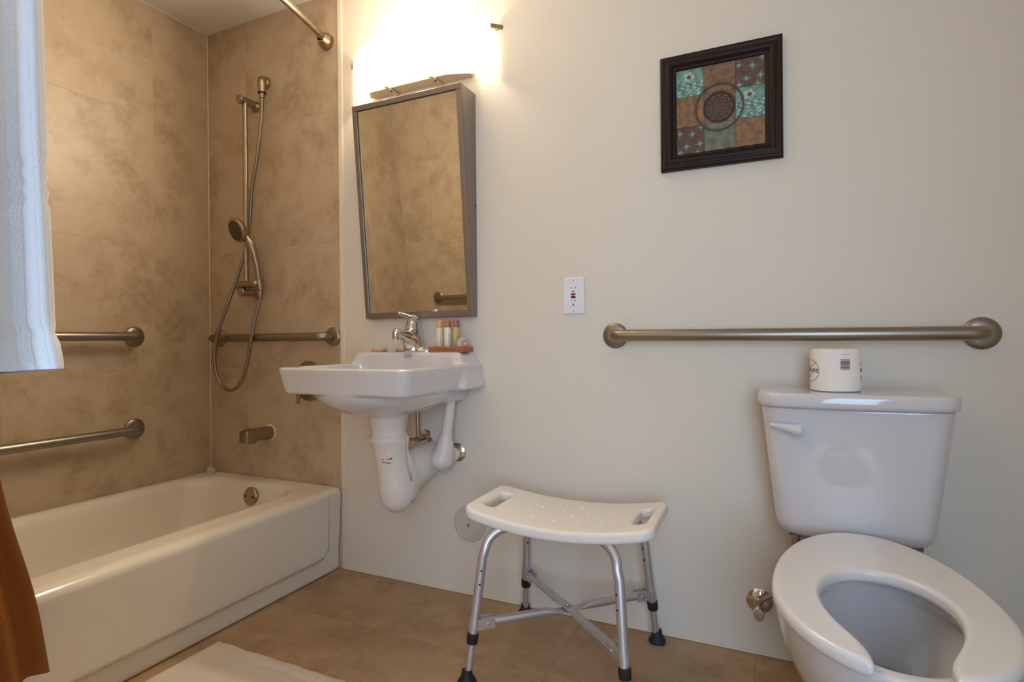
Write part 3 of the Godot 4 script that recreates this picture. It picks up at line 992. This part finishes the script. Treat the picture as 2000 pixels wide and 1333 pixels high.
# ---------------------------------------------------------------- grab bars
func grab_bar(a: Vector3, b: Vector3, n: Vector3, label: String, r := 0.0165, fr := 0.040) -> void:
	# a and b: centres of the wall flanges
	var t := thing("grab_bar", label, "grab bar", Vector3.ZERO, 0.0, "brushed metal grab bars")
	var off := 0.057
	var u := (b - a).normalized()
	var pts := [a + n * 0.004, a + n * (off - 0.034)]
	for i in range(1, 8):
		var an := PI / 2 * i / 8.0
		pts.append(a + n * (off - 0.034 + 0.034 * sin(an)) + u * 0.034 * (1 - cos(an)))
	pts.append(a + n * off + u * 0.034)
	pts.append(b + n * off - u * 0.034)
	for i in range(1, 8):
		var an := PI / 2 * i / 8.0
		pts.append(b + n * (off - 0.034 + 0.034 * cos(an)) - u * 0.034 * (1 - sin(an)))
	pts.append(b + n * (off - 0.034))
	pts.append(b + n * 0.004)
	obj("bar", tube(ST(), pts, r, 24), M.steel, t)
	for e in [a, b]:
		obj("flange", lathe(ST(), [[0, 0], [fr, 0], [fr, 0.003], [fr - 0.002, 0.0065], [fr - 0.009, 0.010], [0.022, 0.012], [0, 0.012]], e, n, 36), M.steel, t)

func build_grab_bars() -> void:
	grab_bar(Vector3(1.8645, 0.9125, 0), Vector3(2.780, 0.908, 0), Vector3(0, 0, 1), "long brushed metal grab bar on the painted wall behind the toilet", 0.0175)
	grab_bar(Vector3(0.066, 0.9205, 0), Vector3(0.719, 0.9215, 0), Vector3(0, 0, 1), "short metal grab bar on the tiled end wall behind the shower hose", 0.0165, 0.038)
	grab_bar(Vector3(0, 0.9285, 0.948), Vector3(0, 0.9285, 0.337), Vector3(1, 0, 0), "upper metal grab bar on the long tiled tub wall beside the towel")
	grab_bar(Vector3(0, 0.5620, 0.952), Vector3(0, 0.5620, 0.340), Vector3(1, 0, 0), "lower metal grab bar on the long tiled wall just over the tub rim")
	grab_bar(Vector3(0.223, 0.9155, ROOM_Z), Vector3(0.690, 0.9155, ROOM_Z), Vector3(0, 0, -1), "metal grab bar seen only as a reflection in the tilted mirror")

# ---------------------------------------------------------------- shower
func build_shower() -> void:
	var rx := 0.308
	var rz := 0.062
	var s := thing("shower_rail", "brushed metal vertical shower slide rail on the tiled end wall", "shower rail")
	obj("rail", tube(ST(), [Vector3(rx, 1.925, rz), Vector3(rx, 1.10, rz)], 0.0105, 20), M.nickel, s)
	for y in [1.917, 1.112]:
		var b := obj("bracket", tube(ST(), [Vector3(rx - 0.004, y, 0.0), Vector3(rx - 0.003, y, 0.088)], 0.0165, 22), M.nickel, s)
		obj("end_cap", lathe(ST(), [[0, 0], [0.0175, 0], [0.0185, 0.003], [0.0165, 0.007], [0, 0.008]], Vector3(rx - 0.003, y, 0.084), Vector3(0, 0, 1), 24), M.nickel, b)
		obj("wall_cup", lathe(ST(), [[0, 0], [0.024, 0], [0.024, 0.006], [0.017, 0.018], [0, 0.018]], Vector3(rx - 0.004, y - 0.004, 0.0), Vector3(0, 0, 1), 24), M.nickel, b)
	var slider := func(p: Vector3) -> float:
		var q := p - Vector3(0.322, 1.143, 0.068)
		q = Basis(Vector3.UP, 0.12) * q
		return rbox(q, Vector3(0.076, 0.016, 0.021), 0.0155)
	obj("slider", sdf_mesh(slider, Vector3(0.23, 1.12, 0.03), Vector3(0.42, 1.17, 0.11), 0.004), M.nickel, s)
	obj("holder", lathe(ST(), [[0, -0.022], [0.012, -0.022], [0.0145, -0.02], [0.0175, 0.024], [0.015, 0.026], [0, 0.026]], Vector3(0.392, 1.137, 0.068), Vector3(-0.08, 1, 0.12)), M.nickel, s)
	# hand shower
	var h := thing("hand_shower", "round headed metal hand shower resting in the slider on the rail", "hand shower")
	var hc := Vector3(0.346, 1.360, 0.128)
	var hn := Vector3(-0.15, -0.36, 0.92).normalized()
	var grip := smooth([Vector3(0.393, 1.105, 0.066), Vector3(0.391, 1.15, 0.070), Vector3(0.388, 1.22, 0.079), Vector3(0.378, 1.295, 0.094), Vector3(0.355, 1.338, 0.108), hc - hn * 0.016], 6)
	var rad := []
	for i in grip.size(): rad.append(lerpf(0.0085, 0.0155, smoothstep(0.0, 0.7, float(i) / (grip.size() - 1))))
	obj("handle", tube(ST(), grip, rad, 18), M.nickel, h)
	obj("head", lathe(ST(), [[0, -0.022], [0.018, -0.020], [0.040, -0.010], [0.049, 0.002], [0.0505, 0.010], [0.048, 0.015], [0.0425, 0.0165], [0, 0.0165]], hc, hn, 36), M.nickel, h)
	var fp := obj("face_plate", lathe(ST(), [[0, 0.0165], [0.0415, 0.0165], [0.040, 0.0185], [0, 0.0195]], hc, hn, 36), M.face, h)
	var nz := ST()
	var nb := axis_to(hn)
	for ring in [[0.008, 5], [0.017, 9], [0.026, 14], [0.033, 18]]:
		for i in ring[1]:
			var a: float = TAU * i / ring[1]
			lathe(nz, [[0, 0.018], [0.0016, 0.018], [0.0012, 0.0205], [0, 0.0205]], hc + nb * Vector3(cos(a), 0, sin(a)) * ring[0], hn, 6)
	var nzo := obj("nozzles", nz, M.rubber, fp)
	nzo.set_meta("kind", "stuff")
	# hose and wall elbow
	var hs := thing("shower_hose", "long looping metal shower hose hanging below the hand shower", "hose")
	var path := smooth([Vector3(0.392, 1.918, 0.048), Vector3(0.388, 1.85, 0.048), Vector3(0.372, 1.735, 0.048), Vector3(0.346, 1.63, 0.045), Vector3(0.318, 1.545, 0.040), Vector3(0.297, 1.42, 0.034), Vector3(0.281, 1.31, 0.040), Vector3(0.240, 1.17, 0.056), Vector3(0.199, 1.03, 0.082), Vector3(0.166, 0.93, 0.094), Vector3(0.150, 0.85, 0.094), Vector3(0.153, 0.785, 0.092), Vector3(0.178, 0.727, 0.090), Vector3(0.232, 0.700, 0.088), Vector3(0.288, 0.724, 0.086), Vector3(0.327, 0.80, 0.084), Vector3(0.352, 0.90, 0.082), Vector3(0.370, 1.0, 0.074), Vector3(0.385, 1.06, 0.067), Vector3(0.393, 1.108, 0.066)], 26)
	var hr := []
	for i in path.size(): hr.append(0.0068 + 0.0006 * (i % 2))
	obj("hose", tube(ST(), path, hr, 10), M.steel, hs)
	obj("nut", lathe(ST(), [[0, 0], [0.0105, 0], [0.0115, 0.003], [0.0115, 0.02], [0, 0.02]], Vector3(0.392, 1.918, 0.048), Vector3.UP, 8), M.nickel, hs)
	obj("cone_nut", lathe(ST(), [[0, 0], [0.008, 0], [0.0105, 0.006], [0.0115, 0.03], [0, 0.03]], Vector3(0.392, 1.078, 0.066), Vector3(0.02, 1, 0), 16), M.nickel, hs)
	var e := thing("shower_elbow", "metal wall elbow feeding the hose above the slide rail", "pipe fitting", Vector3(0.392, 0, 0))
	obj("escutcheon", lathe(ST(), [[0, 0], [0.0265, 0], [0.027, 0.006], [0.022, 0.018], [0, 0.02]], Vector3(-0.028, 2.004, 0), Vector3(0, 0, 1)), M.nickel, e)
	obj("nozzle", tube(ST(), smooth([Vector3(-0.026, 2.004, 0.012), Vector3(-0.016, 2.003, 0.032), Vector3(-0.003, 1.992, 0.046), Vector3(0, 1.972, 0.049), Vector3(0, 1.940, 0.048)], 6), 0.0155, 20), M.nickel, e)
	obj("gasket", lathe(ST(), [[0, 0], [0.0165, 0], [0.0165, 0.004], [0, 0.004]], Vector3(0, 1.937, 0.048)), M.rubber, e)
	# tub valve, half hidden behind the sink
	var v := thing("tub_valve", "round metal tub valve plate half hidden behind the sink corner", "valve", Vector3(0.592, 0.7415, 0.0))
	obj("plate", lathe(ST(), [[0, 0], [0.080, 0], [0.0815, 0.004], [0.078, 0.009], [0.066, 0.012], [0, 0.014]], Vector3.ZERO, Vector3(0, 0, 1), 48), M.steel, v)
	obj("hub", lathe(ST(), [[0, 0.01], [0.028, 0.01], [0.026, 0.045], [0.02, 0.05], [0, 0.05]], Vector3.ZERO, Vector3(0, 0, 1)), M.nickel, v)
	obj("lever", tube(ST(), [Vector3(0, 0, 0.04), Vector3(-0.014, -0.05, 0.044), Vector3(-0.022, -0.088, 0.046)], [0.010, 0.008, 0.0075], 14), M.nickel, v)
	# spout
	var sp := thing("tub_spout", "metal tub spout over the overflow plate on the tiled wall", "spout", Vector3(0.367, 0.5175, 0.0))
	var spf := func(p: Vector3) -> float:
		var d := cone(p * Vector3(1, 1, 1), Vector3(0, 0, -0.02), Vector3(0, 0.004, 0.105), 0.032, 0.026)
		d = maxf(d, p.y - 0.028)
		d = smin(d, rbox(p - Vector3(0, -0.003, 0.112), Vector3(0.026, 0.028, 0.026), 0.010), 0.012)
		return maxf(d, 0.004 - p.z)
	obj("spout_body", sdf_mesh(spf, Vector3(-0.05, -0.05, -0.01), Vector3(0.05, 0.05, 0.15), 0.004), M.nickel, sp)
	obj("collar", lathe(ST(), [[0, 0], [0.036, 0], [0.036, 0.004], [0.031, 0.006], [0, 0.006]], Vector3.ZERO, Vector3(0, 0, 1)), M.caulk, sp)
	obj("diverter", tube(ST(), [Vector3(0, 0.02, 0.115), Vector3(0, 0.04, 0.115)], 0.004, 10), M.nickel, sp)
	# curved curtain rod
	var c := thing("curtain_rod", "curved metal shower curtain rod fixed high at the tile edge", "curtain rod")
	var rod := []
	for i in 25:
		var z: float = lerpf(0.006, ROOM_Z - 0.006, i / 24.0)
		rod.append(Vector3(rod_x(z), 2.1, z))
	obj("rod", tube(ST(), rod, 0.0125, 18), M.nickel, c)
	for e2 in [0.0, ROOM_Z]:
		var dir := Vector3(0.10, 0, 1 if e2 == 0.0 else -1)
		obj("flange", lathe(ST(), [[0, 0], [0.031, 0], [0.032, 0.004], [0.030, 0.014], [0.031, 0.017], [0.029, 0.024], [0.019, 0.046], [0.014, 0.046]], Vector3(0.704, 2.1, e2), dir, 32), M.nickel, c)

func rod_x(z: float) -> float:
	var k := (z - ROOM_Z / 2) / (ROOM_Z / 2)
	return 0.703 + 0.12 * (1.0 - k * k)

# ---------------------------------------------------------------- bath stool
func build_stool() -> void:
	var t := thing("bath_stool", "white plastic bath stool with curved seat on splayed aluminium legs", "stool", Vector3(1.786, 0, 0.252), 0.016)
	var L := 0.262
	var W := 0.146
	var holes := []
	for i in 4:
		for j in 4:
			holes.append(Vector2(-0.10 + 0.066 * i + (0.02 if j % 2 else -0.008), -0.072 + 0.046 * j))
	var seat := func(p: Vector3) -> float:
		var k := p.x / L
		var y := p.y - (0.4115 + 0.031 * k * k)
		var wd := W - 0.010 * k * k
		var q := Vector2(absf(p.x) - L + 0.035, absf(p.z) - wd + 0.035)
		var d2 := Vector2(maxf(q.x, 0), maxf(q.y, 0)).length() + minf(maxf(q.x, q.y), 0.0) - 0.035
		# handle slots
		var s := Vector2(absf(absf(p.x) - 0.213) - 0.0165 + 0.014, absf(p.z) - 0.068 + 0.014)
		var slot := Vector2(maxf(s.x, 0), maxf(s.y, 0)).length() + minf(maxf(s.x, s.y), 0.0) - 0.014
		d2 = smax(d2, -slot, 0.012)
		var d := slab(d2, y + 0.014, 0.0155, 0.011)
		return d
	obj("seat", sdf_mesh(seat, Vector3(-0.28, 0.37, -0.165), Vector3(0.28, 0.455, 0.165), 0.0055), M.stool_plastic, t)
	var bumps := ST()
	for i in holes.size():
		var p: Vector2 = holes[i]
		var y := 0.4115 + 0.031 * pow(p.x / L, 2)
		lathe(bumps, [[0.0055, -0.003], [0.0055, 0.0013], [0.0035, 0.0022], [0.0026, 0.0012], [0, 0.0006]], Vector3(p.x, y + 0.0010, p.y), Vector3.UP, 12)
	obj("drain_rims", bumps, M.stool_plastic, t)
	var leg := func(sx: float, sz: float, y: float) -> Vector3:
		return Vector3(sx * (0.2119 - 0.085 * y), y, sz * (0.201 - 0.1344 * y))
	# two bent tube frames, front and back
	for sz in [1.0, -1.0]:
		var pts := []
		for sx in [-1.0, 1.0]:
			var half := []
			half.append(leg.call(sx, sz, 0.125))
			half.append(leg.call(sx, sz, 0.22))
			half.append(leg.call(sx, sz, 0.32))
			var top: Vector3 = leg.call(sx, sz, 0.395)
			for i in range(0, 9):
				var a := PI / 2 * i / 8.0
				half.append(Vector3(top.x - sx * 0.060 * (1 - cos(a)), 0.343 + 0.053 * sin(a), lerpf((leg.call(sx, sz, 0.343) as Vector3).z, sz * 0.112, i / 8.0)))
			if sx > 0: half.reverse()
			pts += half
		var fr := obj("leg_frame", tube(ST(), pts, 0.0127, 20), M.alu, t)
		for sx in [-1.0, 1.0]:
			for i in 2:
				var p: Vector3 = leg.call(sx, sz, 0.29 - 0.035 * i)
				obj("adjustment_hole", lathe(ST(), [[0, 0], [0.0028, 0], [0.0028, 0.0008], [0, 0.0008]], p + Vector3(0.0065 * -sx, 0, 0.0108), Vector3(-sx * 0.5, 0, 1), 10), M.dark, fr)
	for sx in [-1.0, 1.0]:
		for sz in [-1.0, 1.0]:
			var e := obj("leg", tube(ST(), [leg.call(sx, sz, 0.012), leg.call(sx, sz, 0.135)], 0.0098, 18), M.alu, t)
			var d: Vector3 = (leg.call(sx, sz, 0.2) - leg.call(sx, sz, 0.0)).normalized()
			obj("cuff", lathe(ST(), [[0, -0.013], [0.0135, -0.013], [0.0150, -0.010], [0.0155, 0.012], [0.0140, 0.014], [0, 0.014]], leg.call(sx, sz, 0.114), d, 24), M.rubber, e)
			obj("rubber_foot", lathe(ST(), [[0, 0.0], [0.024, 0.0], [0.0255, 0.004], [0.0225, 0.012], [0.0160, 0.020], [0.0135, 0.036], [0, 0.036]], leg.call(sx, sz, 0.0), Vector3.UP, 24), M.rubber, e)
			# bracket that clasps the tube and takes the brace
			var to := Vector3(-sx, 0.0, -sz * 0.93).normalized()
			var bp: Vector3 = leg.call(sx, sz, 0.150)
			var bs := Basis(to, Vector3.UP, to.cross(Vector3.UP))
			var bk := ST()
			box(bk, bp + to * 0.028 + bs.z * 0.0125, Vector3(0.052, 0.027, 0.0022), 0.0006, bs)
			box(bk, bp + to * 0.028 - bs.z * 0.0125, Vector3(0.052, 0.027, 0.0022), 0.0006, bs)
			lathe(bk, [[0.0129, -0.0135], [0.0150, -0.0135], [0.0150, 0.0135], [0.0129, 0.0135]], bp, d, 22)
			var bo := obj("bracket", bk, M.alu, t)
			obj("bolt", tube(ST(), [bp + to * 0.036 - bs.z * 0.016, bp + to * 0.036 + bs.z * 0.016], 0.0036, 10), M.chrome, bo)
	# crossed braces: round tubes pressed flat where they cross
	for k in 2:
		var a: Vector3 = leg.call(-1, 1 if k == 0 else -1, 0.150)
		var b: Vector3 = leg.call(1, -1 if k == 0 else 1, 0.150)
		var u := (b - a).normalized()
		a += u * 0.018; b -= u * 0.018
		var drop := 0.004 * (1 if k else -1)
		var st := ST()
		var rings := []
		var side := u.cross(Vector3.UP).normalized()
		for i in 33:
			var s := i / 32.0
			var m := 1.0 - smoothstep(0.05, 0.13, absf(s - 0.5))
			var rv := lerpf(0.0115 if k == 0 else 0.0060, 0.0030, m)
			var rh := lerpf(0.0115 if k == 0 else 0.0145, 0.0150, m)
			var c := a.lerp(b, s) + Vector3(0, drop * m, 0)
			var ring := []
			for j in 16:
				var an := -TAU * j / 16
				ring.append(c + side * cos(an) * rh + Vector3.UP * sin(an) * rv)
			rings.append(ring)
		grid(st, rings, true, 1)
		obj("brace", st, M.alu, t)
	obj("pivot_bolt", lathe(ST(), [[0, -0.014], [0.0045, -0.014], [0.0045, 0.008], [0.008, 0.008], [0.007, 0.0125], [0, 0.014]], Vector3(0, 0.150, 0), Vector3.UP, 14), M.chrome, t)

# ---------------------------------------------------------------- picture
func art_texture() -> ImageTexture:
	const S := 512
	var im := Image.create(S, S, false, Image.FORMAT_RGB8)
	var fine := noise(0.09, 3, 2)
	var cloud := noise(0.018, 4, 7)
	var base := [[Color(0.45, 0.63, 0.58), Color(0.50, 0.37, 0.26), Color(0.40, 0.29, 0.23)],
		[Color(0.58, 0.43, 0.27), Color(0.53, 0.38, 0.25), Color(0.46, 0.64, 0.59)],
		[Color(0.36, 0.25, 0.19), Color(0.43, 0.46, 0.39), Color(0.60, 0.44, 0.28)]]
	var kind := [["flower", "speck", "star"], ["scroll", "speck", "flower"], ["star", "speck", "scroll"]]
	var blue := Color(0.50, 0.70, 0.68)
	var cut := [0, 166, 348, 512]
	for y in S:
		for x in S:
			var i := 0 if x < cut[1] else 1 if x < cut[2] else 2
			var j := 0 if y < cut[1] else 1 if y < cut[2] else 2
			var c: Color = base[j][i]
			var f := fine.get_noise_2d(x, y)
			var g := cloud.get_noise_2d(x, y)
			c = c.lerp(c.darkened(0.4), clampf(0.35 + g * 0.9 + f * 0.5, 0, 1) * 0.8)
			c = c.lerp(Color(0.72, 0.58, 0.40), clampf(f * 1.2 - 0.25, 0, 1) * 0.6)
			var lx: float = x - cut[i]
			var ly: float = y - cut[j]
			match kind[j][i]:
				"star":
					for s in [[20, 36], [95, 48], [60, 118], [140, 112], [20, 150], [150, 10], [125, 160]]:
						var d := Vector2(lx - s[0], ly - s[1])
						var r := d.length()
						if r < 26.0:
							var a := d.angle()
							var arm := absf(sin(a * 4.0))
							if r < 5.0 or arm * r < 7.0 and (r < 25.0 - 9.0 * absf(sin(a * 2.0))): c = c.lerp(blue, 0.85)
				"flower":
					var d := Vector2(lx - 78, ly - 48)
					var r := d.length()
					if r < 34.0 * (0.62 + 0.38 * absf(cos(d.angle() * 2.5))):
						c = c.lerp(Color(0.80, 0.88, 0.82), 0.5)
						if r < 13.0: c = Color(0.45, 0.27, 0.15)
					if absf(lx - 78.0 + 10.0 * sin(ly * 0.06)) < 2.2 and ly > 60: c = c.lerp(Color(0.32, 0.24, 0.17), 0.7)
					if ly > 80:
						var w := sin(lx * 0.14 + 2.0 * sin(ly * 0.09)) * sin(ly * 0.15 + lx * 0.03)
						if w > 0.55: c = c.lerp(Color(0.82, 0.90, 0.86), 0.6)
						elif w < -0.72: c = c.lerp(Color(0.36, 0.26, 0.17), 0.6)
				"scroll":
					var w2 := sin(lx * 0.16 + 2.4 * sin(ly * 0.11 + 0.4)) * sin(ly * 0.17 + 2.2 * sin(lx * 0.09)) * 1.25 + f * 0.15
					if absf(absf(w2) - 0.5) < 0.09: c = c.lerp(Color(0.30, 0.18, 0.09), 0.75)
				"speck":
					if f > 0.30: c = c.lerp(Color(0.70, 0.60, 0.42), 0.45)
			if mini(absi(x - cut[1]), absi(x - cut[2])) < 2 or mini(absi(y - cut[1]), absi(y - cut[2])) < 2:
				c = c.lerp(Color(0.14, 0.10, 0.07), 0.75)
			# ring and medallion
			var q := Vector2(x - 254, y - 258)
			var rr := q.length()
			if rr > 128.0 and rr < 145.0: c = c.lerp(Color(0.20, 0.13, 0.10), 0.8 - 0.35 * absf(rr - 136.5) / 8.5)
			if rr < 95.0:
				c = Color(0.13, 0.085, 0.06)
				if rr < 78.0:
					var a := q.angle()
					var fold := absf(fposmod(a / (PI / 3.0), 1.0) - 0.5) * 2.0
					var s1 := sin(fold * 5.5 + rr * 0.17) * cos(rr * 0.24 - fold * 2.0)
					var s2 := sin(rr * 0.42 - 2.6 * sin(fold * 5.0))
					var m := clampf(maxf(s1 * 2.0 - 0.5, s2 * 1.8 - 0.8), 0.0, 1.0)
					c = c.lerp(Color(0.55, 0.42, 0.28), m * 0.9)
				elif rr > 88.0: c = Color(0.20, 0.13, 0.10)
			im.set_pixel(x, y, c)
	return ImageTexture.create_from_image(im)

func build_picture() -> void:
	var t := thing("framed_picture", "square dark brown framed patchwork picture with round medallion above the grab bar", "picture", Vector3(2.178, 1.573, 0.0))
	var hw := 0.166
	var hh := 0.170
	var prof := [[0.0, 0.0], [0.0, 0.016], [0.003, 0.021], [0.010, 0.022], [0.014, 0.019], [0.020, 0.024], [0.028, 0.025], [0.034, 0.020], [0.037, 0.015], [0.042, 0.0145], [0.046, 0.010]]
	var st := ST()
	for side in 4:
		var rows := []
		for p in prof:
			var x: float = hw - p[0]
			var y: float = hh - p[0]
			var c := [Vector3(-x, -y, p[1]), Vector3(x, -y, p[1]), Vector3(x, y, p[1]), Vector3(-x, y, p[1])]
			rows.append([c[(side + 1) % 4], c[side]])
		grid(st, rows, false, side + 1)
	obj("frame", st, M.frame, t)
	var bd := ST()
	for side in 4:
		var n := 44
		for i in n:
			var s := -1.0 + 2.0 * (i + 0.5) / n
			var p := Vector3(s * 0.127, -(hh - 0.0395), 0.0152) if side == 0 else Vector3(s * 0.127, hh - 0.0395, 0.0152) if side == 1 else Vector3(-(hw - 0.0395), s * 0.131, 0.0152) if side == 2 else Vector3(hw - 0.0395, s * 0.131, 0.0152)
			lathe(bd, [[0.0024, -0.001], [0.0020, 0.0012], [0, 0.002]], p, Vector3(0, 0, 1), 6)
	var bo := obj("bead_trim", bd, M.bead, t)
	bo.set_meta("kind", "stuff")
	var m := mat(Color.WHITE, 0.55)
	m.albedo_texture = art_texture()
	var q := ST()
	var w := hw - 0.045
	var h := hh - 0.045
	for v in [[-1, -1], [-1, 1], [1, 1], [-1, -1], [1, 1], [1, -1]]:
		q.set_uv(Vector2(0.5 + 0.5 * v[0], 0.5 - 0.5 * v[1]))
		q.add_vertex(Vector3(v[0] * w, v[1] * h, 0.0095))
	obj("print", q, m, t)
	obj("backing_board", bx(-w - 0.002, -h - 0.002, 0.0005, w + 0.002, h + 0.002, 0.0090, 0.0), M.frame, t)

# ---------------------------------------------------------------- towel, mat, curtain
func build_soft_goods() -> void:
	# rack on the doorway wall, above the frame, from which the towel hangs
	var rk := thing("towel_rack", "chrome towel rack on the wall beside the doorway holding the white towel", "towel rack")
	var rz := 1.452
	obj("bar", tube(ST(), [Vector3(1.28, 1.36, rz), Vector3(1.775, 1.36, rz)], 0.005), M.chrome, rk)
	for x in [1.30, 1.765]:
		obj("arm", tube(ST(), [Vector3(x, 1.36, rz), Vector3(x, 1.36, ROOM_Z)], 0.007), M.chrome, rk)
		obj("wall_plate", lathe(ST(), [[0, 0], [0.025, 0], [0.025, 0.006], [0, 0.008]], Vector3(x, 1.36, ROOM_Z), Vector3(0, 0, -1)), M.chrome, rk)
	var tw := thing("bath_towel", "white terry towel with woven bands hanging in front of the tub", "towel")
	var st := ST()
	var rows := []
	var n := 72
	var path := []          # (y, z, normal y, normal z, how far down from the bar)
	var bar_y := 1.36
	var rad := 0.012
	for i in 61: path.append([lerpf(0.880, bar_y, i / 60.0), rz + rad, 0.0, 1.0, 1.707])
	for i in range(1, 12):
		var a := PI * i / 12.0
		path.append([bar_y + rad * sin(a), rz + rad * cos(a), sin(a), cos(a), lerpf(1.707, 1.630, i / 12.0)])
	for i in 41: path.append([lerpf(bar_y, 0.915, i / 40.0), rz - rad, 0.0, -1.0, 1.630])
	for p in path:
		var y: float = p[0]
		var v := clampf((bar_y - y) / 0.48, 0.0, 1.0)
		var xr: float = p[4] + 0.022 * v + 0.013 * smoothstep(0.90, 1.0, v) + 0.002 * sin(v * 9.0) * v
		var xl := 1.33
		var b := y - 0.880
		var dent := 0.0
		for g in [[0.031, 0.036], [0.150, 0.153], [0.166, 0.169], [0.182, 0.185]]:
			if b > g[0] and b < g[1]: dent = 0.0025
		var ring := []
		for j in n:
			var a := TAU * j / n
			var s := signf(cos(a)) * pow(absf(cos(a)), 0.30)
			var x: float = lerpf(xl, xr, 0.5 + 0.5 * s)
			var th: float = (0.0062 - dent) * signf(sin(a)) * pow(absf(sin(a)), 0.35)
			var wave: float = 0.0026 * smoothstep(0.02, 0.35, v) * (sin((x - xr) * 290.0 + 0.5) + 0.7 * sin((x - xr) * 530.0 + 2.0 + v))
			var hem: float = 0.010 * v * (xr - x) / (xr - xl) * 2.0
			ring.append(Vector3(x, y - hem + p[2] * th, p[1] + (th + wave) * p[3]))
		rows.append(ring)
	grid(st, rows, true, 1)
	for e in [0, rows.size() - 1]:
		st.set_smooth_group(-1)
		var cb := Vector3.ZERO
		for p in rows[e]: cb += p
		cb = cb / n - Vector3(0, 0.004, 0)
		for j in n: poly(st, [rows[e][j], rows[e][(j + 1) % n], cb], cb + Vector3(0, 0.3, 0))
	obj("cloth", st, M.towel, tw)
	# bath mat on the floor
	var bm := thing("bath_mat", "cream terry bath mat on the floor along the tub apron", "bath mat")
	var ms := ST()
	var mr := []
	var x0 := 0.797
	var x1 := 1.318
	var z0 := 0.583
	var z1 := 1.36
	var wob := noise(6.0, 3, 4)
	var nu := 60
	var nv := 80
	for i in nu + 1:
		var r := []
		for j in nv + 1:
			var u := float(i) / nu
			var w := float(j) / nv
			var ed := minf(minf(u * (x1 - x0), (1 - u) * (x1 - x0)), minf(w * (z1 - z0), (1 - w) * (z1 - z0)))
			var y := 0.011 * pow(clampf(ed / 0.010, 0.0, 1.0), 0.5) + 0.0012 * wob.get_noise_2d(u * 0.5, w * 0.8)
			if ed > 0.042 and ed < 0.052: y -= 0.0035
			var px := lerpf(x0, x1, u) + 0.004 * wob.get_noise_2d(w * 0.8, 3.0)
			var pz := lerpf(z0, z1, w) + 0.004 * wob.get_noise_2d(u * 0.8, 9.0)
			r.append(Vector3(px, maxf(y, 0.0006), pz))
		mr.append(r)
	grid(ms, mr, false, 1)
	obj("pile", ms, M.terry, bm)
	# brown shower curtain gathered at the far end, hanging outside the tub
	var cu := thing("shower_curtain", "brown fabric shower curtain gathered at the far end outside the tub", "shower curtain")
	var cs := ST()
	var cr := []
	var m := 90
	for i in 41:
		var v := i / 40.0
		var y: float = lerpf(2.075, 0.17, v)
		var r := []
		for j in m + 1:
			var s := float(j) / m
			var z: float = lerpf(1.403 - 0.367 * v + 0.005 * sin(v * 26.0) * v, 1.60, s)
			var amp := 0.014 + 0.006 * v
			var x: float = lerpf(rod_x(z), 0.822, smoothstep(0.0, 0.35, v)) + 0.006 + amp * (0.5 + 0.5 * sin(s * TAU * 9.0 + 0.8)) + 0.004 * sin(s * 31.0 + v * 4.0)
			var dy := 0.010 * sin(s * 20.0) * v - 0.11 * v * s
			r.append(Vector3(x, y + dy, z))
		cr.append(r)
	grid(cs, cr, false, 1)
	obj("cloth", cs, M.curtain, cu)
	for k in 8:
		var z: float = 1.415 + 0.025 * k
		var rg := []
		for a in 17: rg.append(Vector3(rod_x(z) + 0.017 * sin(TAU * a / 16), 2.094 + 0.021 * cos(TAU * a / 16), z))
		obj("ring", tube(ST(), rg, 0.002, 6, false), M.chrome, cu)

# ---------------------------------------------------------------- on the wall
func build_small_things() -> void:
	var o := thing("wall_outlet", "white double outlet with red and black buttons on the painted wall", "outlet", Vector3(1.729, 1.0435, 0.0))
	obj("cover_plate", bx(-0.0365, -0.0595, 0.0, 0.0365, 0.0595, 0.0065, 0.003), M.plastic, o)
	var fc := obj("socket_face", bx(-0.0170, -0.0345, 0.004, 0.0170, 0.0345, 0.0085, 0.001), M.plastic, o)
	for y in [0.026, -0.016]:
		for x in [-0.0065, 0.0075]: obj("slot", box(ST(), Vector3(x, y, 0.0084), Vector3(0.0018, 0.0080, 0.0012), 0.0002), M.black, fc)
		obj("earth_hole", lathe(ST(), [[0, 0], [0.0028, 0], [0.0028, 0.0006], [0, 0.0006]], Vector3(0.0, y - 0.0125, 0.0084), Vector3(0, 0, 1), 12), M.black, fc)
	obj("reset_button", bx(-0.0075, 0.0010, 0.008, 0.0075, 0.0080, 0.0100, 0.0006), M.red, o)
	obj("test_button", bx(-0.0075, -0.0085, 0.008, 0.0075, -0.0015, 0.0100, 0.0006), M.black, o)
	for s in [-1, 1]:
		obj("screw", lathe(ST(), [[0, 0], [0.003, 0], [0.0025, 0.0012], [0, 0.0014]], Vector3(0, s * 0.050, 0.0063), Vector3(0, 0, 1), 12), M.clear, o)
	var b := thing("wall_disc", "round pale plastic disc on the wall behind the stool seat corner", "wall disc", Vector3(1.336, 0.2525, 0.0))
	obj("rim", lathe(ST(), [[0, 0], [0.063, 0], [0.0635, 0.003], [0.061, 0.007], [0.054, 0.009], [0.051, 0.0065], [0, 0.0065]], Vector3.ZERO, Vector3(0, 0, 1), 48), M.bumper, b)
	obj("centre_dish", lathe(ST(), [[0, 0.006], [0.0495, 0.006], [0.047, 0.0105], [0.02, 0.012], [0, 0.012]], Vector3.ZERO, Vector3(0, 0, 1), 48), M.bumper, b)
	obj("screw", lathe(ST(), [[0, 0.011], [0.0055, 0.011], [0.0045, 0.0135], [0, 0.014]], Vector3(0, -0.002, 0), Vector3(0, 0, 1), 14), M.nickel, b)
